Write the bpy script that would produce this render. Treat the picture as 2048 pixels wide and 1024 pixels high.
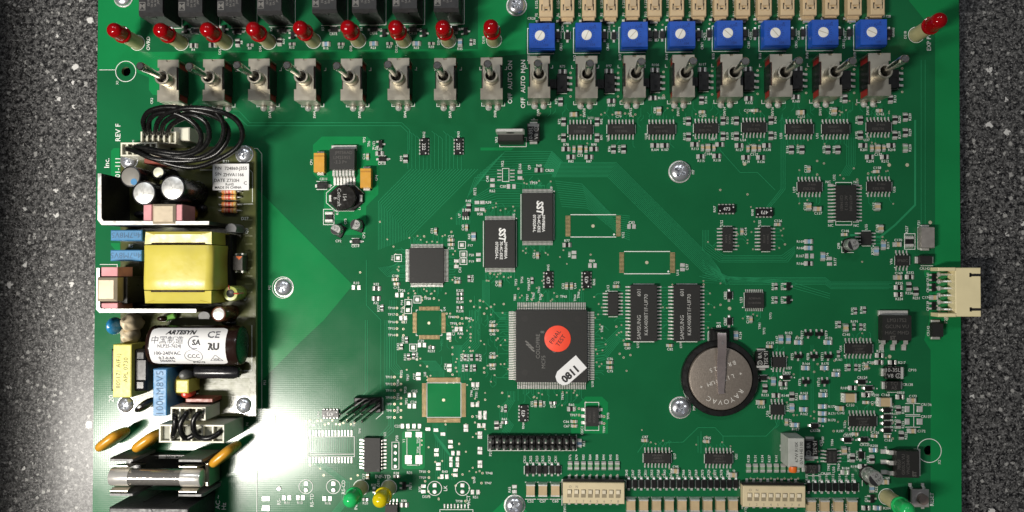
import bpy, math, random
from mathutils import Vector, Matrix
random.seed(7)
R = math.radians
for o in list(bpy.data.objects):
    bpy.data.objects.remove(o)
SC = bpy.context.scene
COL = SC.collection

# ------------------------------------------------------------------ units and camera
# The board is laid out in units of 0.186 mm (a 2.54 mm pin pitch is 13.6 units); K turns them into metres.
K = 0.0001862
CAM = Vector((66, -26, 1700))            # camera above the board, a little right of and below its middle
FWD = (-CAM).normalized()
RIGHT = FWD.cross(Vector((0, 1, 0))).normalized()
UP = RIGHT.cross(FWD).normalized()
FOC = CAM.length

def W(u, v, z=0.0):
    """point of the plane at height z over the board that the survey sheet's (u, v) names"""
    d = FWD * FOC + RIGHT * (u - 1024) + UP * (512 - v)
    t = (z - CAM.z) / d.z
    p = CAM + d * t
    return Vector((p.x, p.y, z))

cam = bpy.data.cameras.new('camera')
cam.sensor_width = 36
cam.lens = FOC * 36 / 2048
cam.clip_start = 0.005
cam.clip_end = 20
camo = bpy.data.objects.new('camera', cam)
camo.matrix_world = Matrix.Translation(CAM * K) @ Matrix((RIGHT, UP, -FWD)).transposed().to_4x4()
COL.objects.link(camo)
SC.camera = camo

# ------------------------------------------------------------------ light
world = bpy.data.worlds.new('World')
SC.world = world
world.use_nodes = True
wn = world.node_tree.nodes
wl = world.node_tree.links
wbg = wn['Background']
# a dim room: ceiling a little lighter than the walls
wtc = wn.new('ShaderNodeTexCoord'); wsep = wn.new('ShaderNodeSeparateXYZ'); wr = wn.new('ShaderNodeValToRGB')
wl.new(wtc.outputs['Generated'], wsep.inputs[0]); wl.new(wsep.outputs['Z'], wr.inputs[0]); wl.new(wr.outputs[0], wbg.inputs['Color'])
wr.color_ramp.elements[0].position = 0.0; wr.color_ramp.elements[0].color = (0.014, 0.014, 0.015, 1)
wr.color_ramp.elements[1].position = 0.9; wr.color_ramp.elements[1].color = (0.040, 0.041, 0.044, 1)
wbg.inputs['Strength'].default_value = 1.35

def lamp(name, loc, target, size, power, color, shape='DISK', sy=None):
    l = bpy.data.lights.new(name, 'AREA')
    l.shape = shape; l.size = size * K; l.energy = power; l.color = color
    if sy: l.size_y = sy * K
    o = bpy.data.objects.new(name, l)
    loc = Vector(loc); d = (Vector(target) - loc).normalized()
    o.location = loc * K
    ax = (Vector((1, 0, 0)) - d * d.x).normalized()
    o.rotation_euler = Matrix((ax, (-d).cross(ax), -d)).transposed().to_euler()
    COL.objects.link(o)
    return o
# desk lamp beyond the lower left corner of the board; its mirror image in the solder mask is the glare by the fuse
key = lamp('desk_lamp', (-1636, -894, 2555), (-1330, 150, 0), 1100, 2.8, (1.0, 0.95, 0.87), 'ELLIPSE', 270)
key.data.spread = R(145)
# two ceiling lights of the room
lamp('ceiling_light', (2400, 5600, 8200), (0, 0, 0), 1500, 4.0, (0.92, 0.96, 1.0), 'RECTANGLE', 700)
lamp('ceiling_light', (-2600, 6200, 8200), (0, 0, 0), 1500, 4.0, (0.92, 0.96, 1.0), 'RECTANGLE', 700)

SC.view_settings.view_transform = 'Standard'
SC.view_settings.look = 'None'
SC.view_settings.exposure = 0.0
SC.view_settings.gamma = 1.0
SC.render.engine = 'CYCLES'
SC.cycles.max_bounces = 8
SC.cycles.use_denoising = True
SC.cycles.sample_clamp_indirect = 6.0

# ------------------------------------------------------------------ materials
MATS = {}
def mat(name, rgb, rough=0.5, metal=0.0, vary=0.12, vscale=0.05, bump=0.0, bscale=0.6, spec=0.5, trans=0.0, coat=0.0, coat_rough=0.1, rvary=0.08):
    if name in MATS:
        return MATS[name]
    m = bpy.data.materials.new(name); m.use_nodes = True
    n, l = m.node_tree.nodes, m.node_tree.links
    b = n['Principled BSDF']
    b.inputs['Base Color'].default_value = (*rgb, 1)
    b.inputs['Roughness'].default_value = rough
    b.inputs['Metallic'].default_value = metal
    b.inputs['Specular IOR Level'].default_value = spec
    b.inputs['Transmission Weight'].default_value = trans
    b.inputs['Coat Weight'].default_value = coat
    b.inputs['Coat Roughness'].default_value = coat_rough
    geo = n.new('ShaderNodeNewGeometry')
    mp = n.new('ShaderNodeVectorMath'); mp.operation = 'SCALE'; mp.inputs['Scale'].default_value = 1 / K
    l.new(geo.outputs['Position'], mp.inputs[0])
    no = n.new('ShaderNodeTexNoise'); no.inputs['Scale'].default_value = vscale; no.inputs['Detail'].default_value = 6
    l.new(mp.outputs[0], no.inputs['Vector'])
    if vary:
        mr = n.new('ShaderNodeMapRange'); mr.inputs['From Min'].default_value = 0.3; mr.inputs['From Max'].default_value = 0.7
        mr.inputs['To Min'].default_value = 1 - vary; mr.inputs['To Max'].default_value = 1 + vary
        l.new(no.outputs['Fac'], mr.inputs['Value'])
        mx = n.new('ShaderNodeVectorMath'); mx.operation = 'SCALE'; mx.inputs[0].default_value = rgb
        l.new(mr.outputs[0], mx.inputs['Scale']); l.new(mx.outputs[0], b.inputs['Base Color'])
    if rvary:
        m2 = n.new('ShaderNodeMapRange'); m2.inputs['From Min'].default_value = 0.3; m2.inputs['From Max'].default_value = 0.7
        m2.inputs['To Min'].default_value = max(0.02, rough - rvary); m2.inputs['To Max'].default_value = rough + rvary
        n3 = n.new('ShaderNodeTexNoise'); n3.inputs['Scale'].default_value = vscale * 3; n3.inputs['Detail'].default_value = 4
        l.new(mp.outputs[0], n3.inputs['Vector'])
        l.new(n3.outputs['Fac'], m2.inputs['Value']); l.new(m2.outputs[0], b.inputs['Roughness'])
    if bump:
        n2 = n.new('ShaderNodeTexNoise'); n2.inputs['Scale'].default_value = bscale; n2.inputs['Detail'].default_value = 3
        l.new(mp.outputs[0], n2.inputs['Vector'])
        bp = n.new('ShaderNodeBump'); bp.inputs['Strength'].default_value = bump; bp.inputs['Distance'].default_value = K
        l.new(n2.outputs['Fac'], bp.inputs['Height']); l.new(bp.outputs[0], b.inputs['Normal'])
    MATS[name] = m
    return m

def mask_mat(name, rgb):
    """green solder mask: glossy lacquer with the faint weave of the glass cloth below it"""
    m = mat(name, rgb, 0.185, 0, 0.12, 0.006, rvary=0.02, spec=0.36)
    n, l = m.node_tree.nodes, m.node_tree.links
    b = n['Principled BSDF']
    sc = [x for x in n if x.type == 'VECT_MATH'][0]
    ws = []
    for d in ('X', 'Y'):
        w = n.new('ShaderNodeTexWave'); w.wave_type = 'BANDS'; w.bands_direction = d
        w.inputs['Scale'].default_value = 0.075; w.inputs['Distortion'].default_value = 0.6; w.inputs['Detail'].default_value = 1
        l.new(sc.outputs[0], w.inputs['Vector']); ws.append(w)
    no = n.new('ShaderNodeTexNoise'); no.inputs['Scale'].default_value = 0.09; no.inputs['Detail'].default_value = 5
    l.new(sc.outputs[0], no.inputs['Vector'])
    a = n.new('ShaderNodeMath'); a.operation = 'ADD'
    l.new(ws[0].outputs['Fac'], a.inputs[0]); l.new(ws[1].outputs['Fac'], a.inputs[1])
    a2 = n.new('ShaderNodeMath'); a2.operation = 'MULTIPLY_ADD'; a2.inputs[1].default_value = 2.2
    l.new(no.outputs['Fac'], a2.inputs[0]); l.new(a.outputs[0], a2.inputs[2])
    bp = n.new('ShaderNodeBump'); bp.inputs['Strength'].default_value = 0.014; bp.inputs['Distance'].default_value = K
    l.new(a2.outputs[0], bp.inputs['Height']); l.new(bp.outputs[0], b.inputs['Normal'])
    return m

M_MASK = mask_mat('solder_mask', (0.0085, 0.118, 0.042))
M_POUR = mask_mat('solder_mask_over_copper', (0.008, 0.20, 0.058))
M_TRACE = mask_mat('solder_mask_over_trace', (0.022, 0.235, 0.098))
M_EDGE = mat('board_edge', (0.16, 0.20, 0.10), 0.7)
M_SILK = mat('silkscreen_ink', (0.76, 0.80, 0.75), 0.55, vary=0.06)
M_PAD = mat('solder', (0.78, 0.77, 0.74), 0.34, 0.55, 0.15, 0.2, bump=0.5, bscale=0.2)
M_LEAD = mat('tinned_lead', (0.78, 0.77, 0.73), 0.34, 0.55, 0.12, 0.3, bump=0.2)
M_GOLD = mat('bare_gold_pad', (0.72, 0.53, 0.30), 0.38, 0.6, 0.1)
M_VIA = mat('via_pad', (0.66, 0.62, 0.45), 0.4, 0.4)
M_HOLE = mat('dark_hole', (0.01, 0.012, 0.01), 0.8)
M_EPOXY = mat('black_epoxy', (0.0105, 0.0104, 0.0094), 0.58, 0, 0.15, 0.4, bump=0.25, bscale=0.9)
M_EPOXYD = mat('black_glossy_plastic', (0.009, 0.009, 0.009), 0.34, 0, 0.1)
M_PRINT = mat('pale_marking_ink', (0.42, 0.42, 0.40), 0.6)
M_PRINTD = mat('faint_laser_marking', (0.085, 0.08, 0.074), 0.6)
M_PRINTW = mat('white_marking_ink', (0.82, 0.82, 0.80), 0.5)
M_INK = mat('black_ink', (0.012, 0.012, 0.014), 0.6)
M_CERAM = mat('tan_ceramic', (0.50, 0.38, 0.22), 0.42, 0, 0.10, 0.05)
M_RBLK = mat('resistor_black_glaze', (0.010, 0.010, 0.010), 0.35)
M_RBLU = mat('resistor_blue_glaze', (0.22, 0.36, 0.50), 0.3)
M_RGRN = mat('resistor_green_glaze', (0.20, 0.34, 0.20), 0.3)
M_WHITEC = mat('white_ceramic', (0.72, 0.72, 0.68), 0.5)
M_AMBER = mat('amber_tantalum', (0.62, 0.31, 0.035), 0.38, 0, 0.06)
M_STEEL = mat('nickel_plated_steel', (0.56, 0.52, 0.43), 0.36, 0.92, 0.05, 0.02, bump=0.04, bscale=0.3, rvary=0.04)
M_CHROME = mat('bright_zinc', (0.72, 0.74, 0.78), 0.24, 0.8, 0.05, 0.2, rvary=0.04)
M_CAP = mat('fuse_cap_nickel', (0.80, 0.78, 0.74), 0.22, 0.65, 0.04, rvary=0.04)
M_LEVER = mat('lever_steel', (0.62, 0.60, 0.57), 0.22, 1.0, 0.04, 0.1, rvary=0.03)
M_DARKIN = mat('dark_bore', (0.015, 0.014, 0.013), 0.5)
M_RED = mat('red_switch_body', (0.30, 0.012, 0.015), 0.4)
M_BLUE = mat('blue_trimmer_plastic', (0.013, 0.085, 0.46), 0.38, 0, 0.08, 0.1, bump=0.15)
M_BLUED = mat('blue_trimmer_marks', (0.006, 0.035, 0.22), 0.5)
M_WHITEP = mat('white_plastic', (0.80, 0.79, 0.74), 0.4, 0, 0.05)
M_CREAM = mat('cream_nylon', (0.84, 0.73, 0.44), 0.42, 0, 0.05, 0.03)
M_IVORY = mat('ivory_nylon', (0.70, 0.68, 0.56), 0.45, 0, 0.06, 0.04)
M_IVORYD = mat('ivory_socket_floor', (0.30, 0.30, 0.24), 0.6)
M_TAN = mat('tan_plastic', (0.62, 0.47, 0.28), 0.45, 0, 0.06, 0.05)
M_BEIGE = mat('beige_switch_plastic', (0.66, 0.56, 0.36), 0.45, 0, 0.05)
M_SPACER = mat('spacer_nylon', (0.50, 0.46, 0.24), 0.42, 0, 0.06)
M_LEDR = mat('red_led_epoxy', (0.42, 0.003, 0.006), 0.09, 0, 0.0, trans=0.35, rvary=0)
M_LEDG = mat('green_led_epoxy', (0.03, 0.64, 0.17), 0.09, 0, 0.0, trans=0.3, rvary=0)
M_LEDY = mat('yellow_led_epoxy', (0.85, 0.70, 0.01), 0.09, 0, 0.0, trans=0.3, rvary=0)
M_RELAY = mat('relay_black', (0.019, 0.019, 0.02), 0.45, 0, 0.1)
M_GREYBOX = mat('grey_trimmer_plastic', (0.42, 0.43, 0.40), 0.5)
M_ORANGE = mat('orange_plastic', (0.80, 0.16, 0.02), 0.4)
M_STICK = mat('fluorescent_red_paper', (0.92, 0.075, 0.032), 0.6, 0, 0.03)
M_PAPER = mat('white_paper', (0.80, 0.80, 0.80), 0.55, 0, 0.03)
M_CELL = mat('brushed_cell_steel', (0.36, 0.31, 0.265), 0.38, 0.68, 0.10, 0.25, bump=0.25, bscale=0.5)
M_CELLE = mat('cell_engraving', (0.85, 0.82, 0.76), 0.4, 0.3, 0.0)
M_CLIP = mat('clip_nickel', (0.55, 0.47, 0.46), 0.28, 0.8, 0.05, rvary=0.03)
M_PSU = mat('olive_board', (0.075, 0.082, 0.028), 0.2, 0, 0.2, 0.02, bump=0.1)
M_PSUE = mat('olive_board_edge', (0.22, 0.23, 0.11), 0.6)
M_PSUT = mat('olive_board_copper', (0.13, 0.14, 0.055), 0.35)
M_ALU = mat('white_aluminium', (0.84, 0.83, 0.80), 0.36, 0.9, 0.05, 0.05, bump=0.1)
M_SINKSIDE = mat('black_sink_side', (0.014, 0.013, 0.012), 0.38, 0.2)
M_CPUPR = mat('grey_laser_marking', (0.17, 0.165, 0.155), 0.6)
M_PINK = mat('pink_silicone_pad', (0.62, 0.28, 0.30), 0.7)
M_CLIPT = mat('tan_spring_clip', (0.50, 0.42, 0.31), 0.42, 0.35, 0.06)
M_SLEEVE = mat('black_sleeve', (0.012, 0.012, 0.014), 0.25, rvary=0.05)
M_SLEEVEB = mat('brown_sleeve', (0.018, 0.008, 0.006), 0.2, rvary=0.05)
M_CANTOP = mat('aluminium_can_top', (0.86, 0.86, 0.83), 0.34, 0.75, 0.05)
M_CANGREY = mat('grey_can_top', (0.20, 0.19, 0.17), 0.5)
M_FILM = mat('light_blue_film_box', (0.06, 0.22, 0.43), 0.42, 0, 0.05)
M_TAPE = mat('yellow_tape', (0.58, 0.50, 0.085), 0.36, 0, 0.06, 0.02, bump=0.5, bscale=0.05)
M_TAPEL = mat('yellow_choke_tape', (0.66, 0.60, 0.12), 0.4, 0, 0.05)
M_WIRE = mat('black_wire', (0.006, 0.006, 0.006), 0.27, spec=0.35)
M_DIP = mat('ochre_dipped_epoxy', (0.58, 0.28, 0.022), 0.28, 0, 0.08, 0.05)
M_GLUE = mat('cream_glue', (0.62, 0.52, 0.36), 0.5, 0, 0.12, 0.06, bump=0.6, bscale=0.06)
M_GLASS = mat('grey_sand_filled_glass', (0.42, 0.40, 0.37), 0.12, 0.75, 0.1, 0.2, coat=1.0)
M_RBODY = mat('buff_resistor', (0.62, 0.36, 0.20), 0.35)
M_BROWN = mat('red_brown_plastic', (0.26, 0.06, 0.04), 0.4)
M_GREENSH = mat('olive_shrink', (0.38, 0.42, 0.10), 0.3)
M_GREY = mat('grey_plastic', (0.12, 0.12, 0.12), 0.45)
M_BAND = {'r': mat('band_red', (0.55, 0.05, 0.03), 0.35), 'o': mat('band_orange', (0.7, 0.22, 0.03), 0.35),
          'g': mat('band_gold', (0.55, 0.38, 0.10), 0.3), 'k': mat('band_black', (0.02, 0.02, 0.02), 0.35)}

# ------------------------------------------------------------------ mesh kit
class G:
    def __init__(s, *mats):
        s.v, s.f, s.m, s.mats = [], [], [], list(mats)
        s.x = Matrix.Identity(4)
    def add(s, vs, fs, mi=0):
        b = len(s.v)
        s.v += [tuple(s.x @ Vector(p)) for p in vs]
        for i, f in enumerate(fs):
            s.f.append([b + k for k in f]); s.m.append(mi if isinstance(mi, int) else mi[i])
        return s
    def loft(s, rings, mi=0, c0=True, c1=True):
        n = len(rings[0]); vs = [p for r in rings for p in r]; fs = []; ms = []
        for i in range(len(rings) - 1):
            q = mi if isinstance(mi, int) else mi[i]
            for j in range(n):
                k = (j + 1) % n
                fs.append([i * n + j, i * n + k, (i + 1) * n + k, (i + 1) * n + j]); ms.append(q)
        if c0: fs.append(list(range(n))[::-1]); ms.append(mi if isinstance(mi, int) else mi[0])
        if c1: fs.append([(len(rings) - 1) * n + j for j in range(n)]); ms.append(mi if isinstance(mi, int) else mi[-1])
        return s.add(vs, fs, ms)
    def box(s, x0, x1, y0, y1, z0, z1, mi=0, c=0.0):
        def r(i, z): return [(x0 + i, y0 + i, z), (x1 - i, y0 + i, z), (x1 - i, y1 - i, z), (x0 + i, y1 - i, z)]
        return s.loft([r(0, z0), r(0, z1 - c), r(c, z1)] if c else [r(0, z0), r(0, z1)], mi)
    def prism(s, pts, z0, z1, mi=0, c=0.0):
        if sum(a[0] * b[1] - b[0] * a[1] for a, b in zip(pts, pts[1:] + pts[:1])) < 0: pts = pts[::-1]
        cx = sum(p[0] for p in pts) / len(pts); cy = sum(p[1] for p in pts) / len(pts)
        def r(i, z):
            if not i: return [(p[0], p[1], z) for p in pts]
            return [(cx + (p[0] - cx) * (1 - i / max(1e-6, math.hypot(p[0] - cx, p[1] - cy))), cy + (p[1] - cy) * (1 - i / max(1e-6, math.hypot(p[0] - cx, p[1] - cy))), z) for p in pts]
        return s.loft([r(0, z0), r(0, z1 - c), r(c, z1)] if c else [r(0, z0), r(0, z1)], mi)
    def lathe(s, prof, n=24, mi=0, cx=0, cy=0):
        rings = [[(cx + r * math.cos(2 * math.pi * j / n), cy + r * math.sin(2 * math.pi * j / n), z) for j in range(n)] for r, z in prof]
        return s.loft(rings, mi)
    def tube(s, path, r, n=8, mi=0):
        path = [Vector(p) for p in path]; rings = []
        ref = Vector((0, 0, 1)); side = None
        for i, p in enumerate(path):
            t = (path[min(i + 1, len(path) - 1)] - path[max(i - 1, 0)]).normalized()
            if side is None:
                side = t.cross(ref)
                if side.length < 0.05: side = t.cross(Vector((0, 1, 0)))
            side = (side - t * side.dot(t)).normalized(); b = side.cross(t)
            rr = r[i] if isinstance(r, (list, tuple)) else r
            rings.append([tuple(p + (side * math.cos(2 * math.pi * j / n) + b * math.sin(2 * math.pi * j / n)) * rr) for j in range(n)])
        return s.loft(rings, mi)
    def line(s, pts, w, z, mi=0, closed=False):
        """flat printed or etched line"""
        pts = [Vector((p[0], p[1])) for p in pts]; n = len(pts); L, Rr = [], []
        for i, p in enumerate(pts):
            a = pts[i - 1] if (i or closed) else None
            b = pts[(i + 1) % n] if (i < n - 1 or closed) else None
            d = Vector((0, 0))
            if a is not None and (p - a).length > 1e-6: d1 = (p - a).normalized(); d += d1
            if b is not None and (b - p).length > 1e-6: d2 = (b - p).normalized(); d += d2
            if d.length < 1e-6: d = Vector((1, 0))
            d.normalize(); k = 1.0
            if a is not None and b is not None: k = 1 / max(0.6, d.dot(d2))
            nn = Vector((-d.y, d.x)) * (w / 2 * k)
            L.append((p.x + nn.x, p.y + nn.y, z)); Rr.append((p.x - nn.x, p.y - nn.y, z))
        fs = [[n + i, n + (i + 1) % n, (i + 1) % n, i] for i in range(n if closed else n - 1)]
        return s.add(L + Rr, fs, mi)
    def disc(s, cx, cy, r, z, mi=0, n=12):
        return s.add([(cx + r * math.cos(2 * math.pi * j / n), cy + r * math.sin(2 * math.pi * j / n), z) for j in range(n)], [list(range(n))], mi)
    def ring(s, cx, cy, r, w, z, mi=0, n=32):
        return s.line([(cx + r * math.cos(2 * math.pi * j / n), cy + r * math.sin(2 * math.pi * j / n)) for j in range(n)], w, z, mi, True)
    def rect(s, cx, cy, w, h, z, mi=0):
        return s.add([(cx - w / 2, cy - h / 2, z), (cx + w / 2, cy - h / 2, z), (cx + w / 2, cy + h / 2, z), (cx - w / 2, cy + h / 2, z)], [[0, 1, 2, 3]], mi)
    def text(s, body, x, y, size, z, rot=0, mi=0, bold=0.0, fn=None):
        vs, fs = glyphs(body, bold)
        ca, sa = math.cos(R(rot)), math.sin(R(rot)); out = []
        for a, b in vs:
            a, b = a * size, b * size
            p = (x + a * ca - b * sa, y + a * sa + b * ca, z)
            out.append(fn(*p) if fn else p)
        return s.add(out, fs, mi)
    def mesh(s, name, angle=35):
        me = bpy.data.meshes.new(name)
        me.from_pydata([(a * K, b * K, c * K) for a, b, c in s.v], [], s.f)
        for m in s.mats: me.materials.append(m)
        me.polygons.foreach_set('material_index', s.m)
        me.polygons.foreach_set('use_smooth', [True] * len(s.f))
        me.update()
        me.set_sharp_from_angle(angle=R(angle))
        return me

_GL = {}
def glyphs(body, bold=0.0):
    """outline lettering as flat faces; cap height 1, centred"""
    key = (body, bold)
    if key not in _GL:
        c = bpy.data.curves.new('lettering', 'FONT')
        c.body = body; c.size = 1.0; c.align_x = 'CENTER'; c.resolution_u = 2; c.offset = bold
        c.space_line = 1.1
        o = bpy.data.objects.new('lettering', c)
        me = bpy.data.meshes.new_from_object(o)
        vs = [(v.co.x / 0.70, v.co.y / 0.70) for v in me.vertices]
        if vs:
            mx = (max(v[0] for v in vs) + min(v[0] for v in vs)) / 2; my = (max(v[1] for v in vs) + min(v[1] for v in vs)) / 2
            vs = [(a - mx, b - my) for a, b in vs]
        _GL[key] = (vs, [list(p.vertices) for p in me.polygons])
        bpy.data.meshes.remove(me); bpy.data.objects.remove(o); bpy.data.curves.remove(c)
    return _GL[key]

def obj(name, me, parent=None, loc=(0, 0, 0), rot=0.0, label=None, kind=None):
    o = bpy.data.objects.new(name, me)
    COL.objects.link(o)
    o.parent = parent
    o.location = Vector(loc) * K
    o.rotation_euler = (0, 0, R(rot))
    if label: o['label'] = label
    if kind: o['kind'] = kind
    return o
def thing(name, label, cat, loc=(0, 0, 0), rot=0.0, me=None, group=None):
    o = obj(name, me, None, loc, rot, label)
    o['category'] = cat
    if group: o['group'] = group
    return o

CACHE = {}
def cached(key, fn):
    if key not in CACHE: CACHE[key] = fn()
    return CACHE[key]

def part(parent, name, pieces, loc, rot=0.0, label=None):
    """a part of a thing; pieces = [(name, mesh, kind)] become its sub-parts (a single piece is the part itself)"""
    loc = Vector(loc) - parent.location / K
    if len(pieces) == 1:
        return obj(name, pieces[0][1], parent, loc, rot, label, pieces[0][2] if len(pieces[0]) > 2 else None)
    e = obj(name, None, parent, loc, rot, label)
    e.empty_display_size = 0.001
    for p in pieces:
        obj(p[0], p[1], e, kind=p[2] if len(p) > 2 else None)
    return e

# ------------------------------------------------------------------ table
def table():
    g = G()
    g.box(-3200, 3200, -2600, 2600, -70, -30, 0)
    m = bpy.data.materials.new('speckled_laminate'); m.use_nodes = True
    n, l = m.node_tree.nodes, m.node_tree.links; b = n['Principled BSDF']
    geo = n.new('ShaderNodeNewGeometry'); mp = n.new('ShaderNodeVectorMath'); mp.operation = 'SCALE'; mp.inputs['Scale'].default_value = 1 / K
    l.new(geo.outputs['Position'], mp.inputs[0])
    def noise(sc, det, rgh=0.6):
        x = n.new('ShaderNodeTexNoise'); x.inputs['Scale'].default_value = sc; x.inputs['Detail'].default_value = det; x.inputs['Roughness'].default_value = rgh
        l.new(mp.outputs[0], x.inputs['Vector']); return x.outputs['Fac']
    def ramp(src, a, b_, ca, cb):
        r = n.new('ShaderNodeValToRGB'); e = r.color_ramp.elements
        e[0].position = a; e[0].color = (*ca, 1); e[1].position = b_; e[1].color = (*cb, 1)
        l.new(src, r.inputs[0]); return r.outputs[0]
    def mix(fac, a, b_):
        x = n.new('ShaderNodeMix'); x.data_type = 'RGBA'; l.new(fac, x.inputs['Factor']); l.new(a, x.inputs['A']); l.new(b_, x.inputs['B']); return x.outputs['Result']
    base = ramp(noise(0.10, 6, 0.85), 0.46, 0.60, (0.004, 0.004, 0.005), (0.15, 0.148, 0.145))
    grit = ramp(noise(0.24, 4, 0.8), 0.55, 0.62, (0, 0, 0), (1, 1, 1))
    light = n.new('ShaderNodeRGB'); light.outputs[0].default_value = (0.27, 0.265, 0.26, 1)
    c1 = mix(grit, base, light.outputs[0])
    def flecks(scale, warp, hi, col, cur, dens):
        w = n.new('ShaderNodeTexNoise'); w.inputs['Scale'].default_value = scale * 3.0; w.inputs['Detail'].default_value = 4; w.inputs['Roughness'].default_value = 0.7
        l.new(mp.outputs[0], w.inputs['Vector'])
        off = n.new('ShaderNodeVectorMath'); off.operation = 'MULTIPLY_ADD'; off.inputs[1].default_value = (warp, warp, warp)
        l.new(w.outputs['Color'], off.inputs[0]); l.new(mp.outputs[0], off.inputs[2])
        v = n.new('ShaderNodeTexVoronoi'); v.inputs['Scale'].default_value = scale
        l.new(off.outputs[0], v.inputs['Vector'])
        sep = n.new('ShaderNodeSeparateColor'); l.new(v.outputs['Color'], sep.inputs[0])
        sz = n.new('ShaderNodeMapRange'); sz.inputs['From Min'].default_value = dens; sz.inputs['From Max'].default_value = 1.0; sz.inputs['To Min'].default_value = 0.0; sz.inputs['To Max'].default_value = hi
        l.new(sep.outputs[0], sz.inputs['Value'])
        lt = n.new('ShaderNodeMath'); lt.operation = 'LESS_THAN'; l.new(v.outputs['Distance'], lt.inputs[0]); l.new(sz.outputs[0], lt.inputs[1])
        c = n.new('ShaderNodeRGB'); c.outputs[0].default_value = (*col, 1)
        return mix(lt.outputs[0], cur, c.outputs[0])
    c2 = flecks(0.085, 13, 0.34, (0.34, 0.335, 0.32), c1, 0.3)
    c2 = flecks(0.13, 8, 0.30, (0.004, 0.004, 0.005), c2, 0.3)
    c3 = flecks(0.030, 22, 0.24, (0.60, 0.59, 0.57), c2, 0.58)
    l.new(c3, b.inputs['Base Color'])
    b.inputs['Roughness'].default_value = 0.30
    b.inputs['Specular IOR Level'].default_value = 0.5
    g.mats = [m]
    o = obj('table', g.mesh('table'))
    o['kind'] = 'structure'
table()
# unseen black box added outside the view so its shadow darkens the table's edge
g = G(M_EPOXY); g.box(-520, 0, -1400, 1400, -30, 315, 0, 6)
pc = W(-14, 512, -30)
case = thing('shadow_blocker', 'long black box added out of view to shade the table edge', 'case', (pc.x, pc.y, 0), 0, None)
obj('shell', g.mesh('shell'), case)

# ------------------------------------------------------------------ main board
BOARD = thing('circuit_board', 'large green circuit board crowded with chips, toggle switches and red indicator lights', 'circuit board')

def plate_with_holes(name, outline, holes, z0, z1, mats):
    c = bpy.data.curves.new(name, 'CURVE'); c.dimensions = '2D'; c.fill_mode = 'BOTH'; c.extrude = (z1 - z0) / 2
    for pts in [outline] + [[(x + r * math.cos(2 * math.pi * j / 32), y + r * math.sin(2 * math.pi * j / 32)) for j in range(32)] for x, y, r in holes]:
        s = c.splines.new('POLY'); s.points.add(len(pts) - 1); s.use_cyclic_u = True
        for i, p in enumerate(pts): s.points[i].co = (p[0], p[1], 0, 1)
    o = bpy.data.objects.new(name, c)
    me = bpy.data.meshes.new_from_object(o)
    bpy.data.objects.remove(o); bpy.data.curves.remove(c)
    for v in me.vertices: v.co = (v.co.x * K, v.co.y * K, (v.co.z + (z0 + z1) / 2) * K)
    me.materials.clear()
    for m in mats: me.materials.append(m)
    me.update()
    for p in me.polygons: p.material_index = 0 if abs(p.normal.z) > 0.5 else 1
    return me

H1, H2 = W(252, 143), W(1858, 901)
outline = [tuple(W(u, v)[:2]) for u, v in ((197.2, -110), (1917.5, -110), (1923.6, 1150), (183.7, 1150))]
obj('laminate', plate_with_holes('laminate', outline, [(H1.x, H1.y, 9.5), (H2.x, H2.y, 9.8)], -8.6, 0, [M_MASK, M_EDGE]), BOARD)

def pour(pts, z=0.3):
    g = G(M_POUR)
    p = [tuple(W(u, v)[:2]) for u, v in pts]
    if sum(a[0] * b[1] - b[0] * a[1] for a, b in zip(p, p[1:] + p[:1])) < 0: p = p[::-1]
    me = bpy.data.meshes.new('copper_pour')
    from mathutils.geometry import tessellate_polygon
    vs = [Vector((x, y, z)) for x, y in p]
    tris = tessellate_polygon([vs])
    fs = []
    for t in tris:
        a, b, c = (vs[i] for i in t)
        fs.append(list(t) if (b - a).cross(c - a).z > 0 else list(t)[::-1])
    g.add([tuple(v) for v in vs], fs)
    obj('copper_pour', g.mesh('copper_pour'), BOARD)
pour([(197, -60), (281, -60), (281, 68), (281, 104), (956, 98), (956, -60), (1056, -60), (1052, 108), (960, 116), (330, 124), (322, 190), (306, 190), (298, 180), (298, 155), (276, 146), (262, 128), (242, 126), (234, 140), (195.6, 140)])
pour([(420, 285), (520, 383), (706, 570), (648, 640), (600, 685), (520, 765), (420, 765)])
pour([(626, 290), (644, 273), (735, 273), (757, 296), (757, 388), (733, 412), (731, 470), (684, 470), (684, 440), (648, 440), (648, 371), (626, 347)])
pour([(1816, -60), (1917, -60), (1921, 536), (1870, 536), (1870, 66), (1818, 2)])
pour([(1858, 640), (1858, 565), (1848, 550), (1848, 540), (1921.2, 540), (1923.2, 1100), (1861, 1100), (1861, 700), (1848, 680)])
pour([(1142, 807), (1158, 807), (1171, 793), (1204, 793), (1216, 805), (1216, 867), (1142, 867)])
pour([(975, 1034), (1012, 998), (1030, 988), (1062, 1034)])
pour([(804, 866), (808, 862), (846, 862), (850, 866), (850, 934), (846, 938), (808, 938), (804, 934)])
pour([(855, 767), (921, 767), (921, 833), (855, 833)])
pour([(228, 296), (239, 296), (239, 420), (222, 420), (222, 302)])
pour([(222, 486), (240, 486), (240, 520), (234, 504), (222, 490)])
pour([(961, 295), (1028, 295), (1022, 301), (961, 301)])

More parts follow.
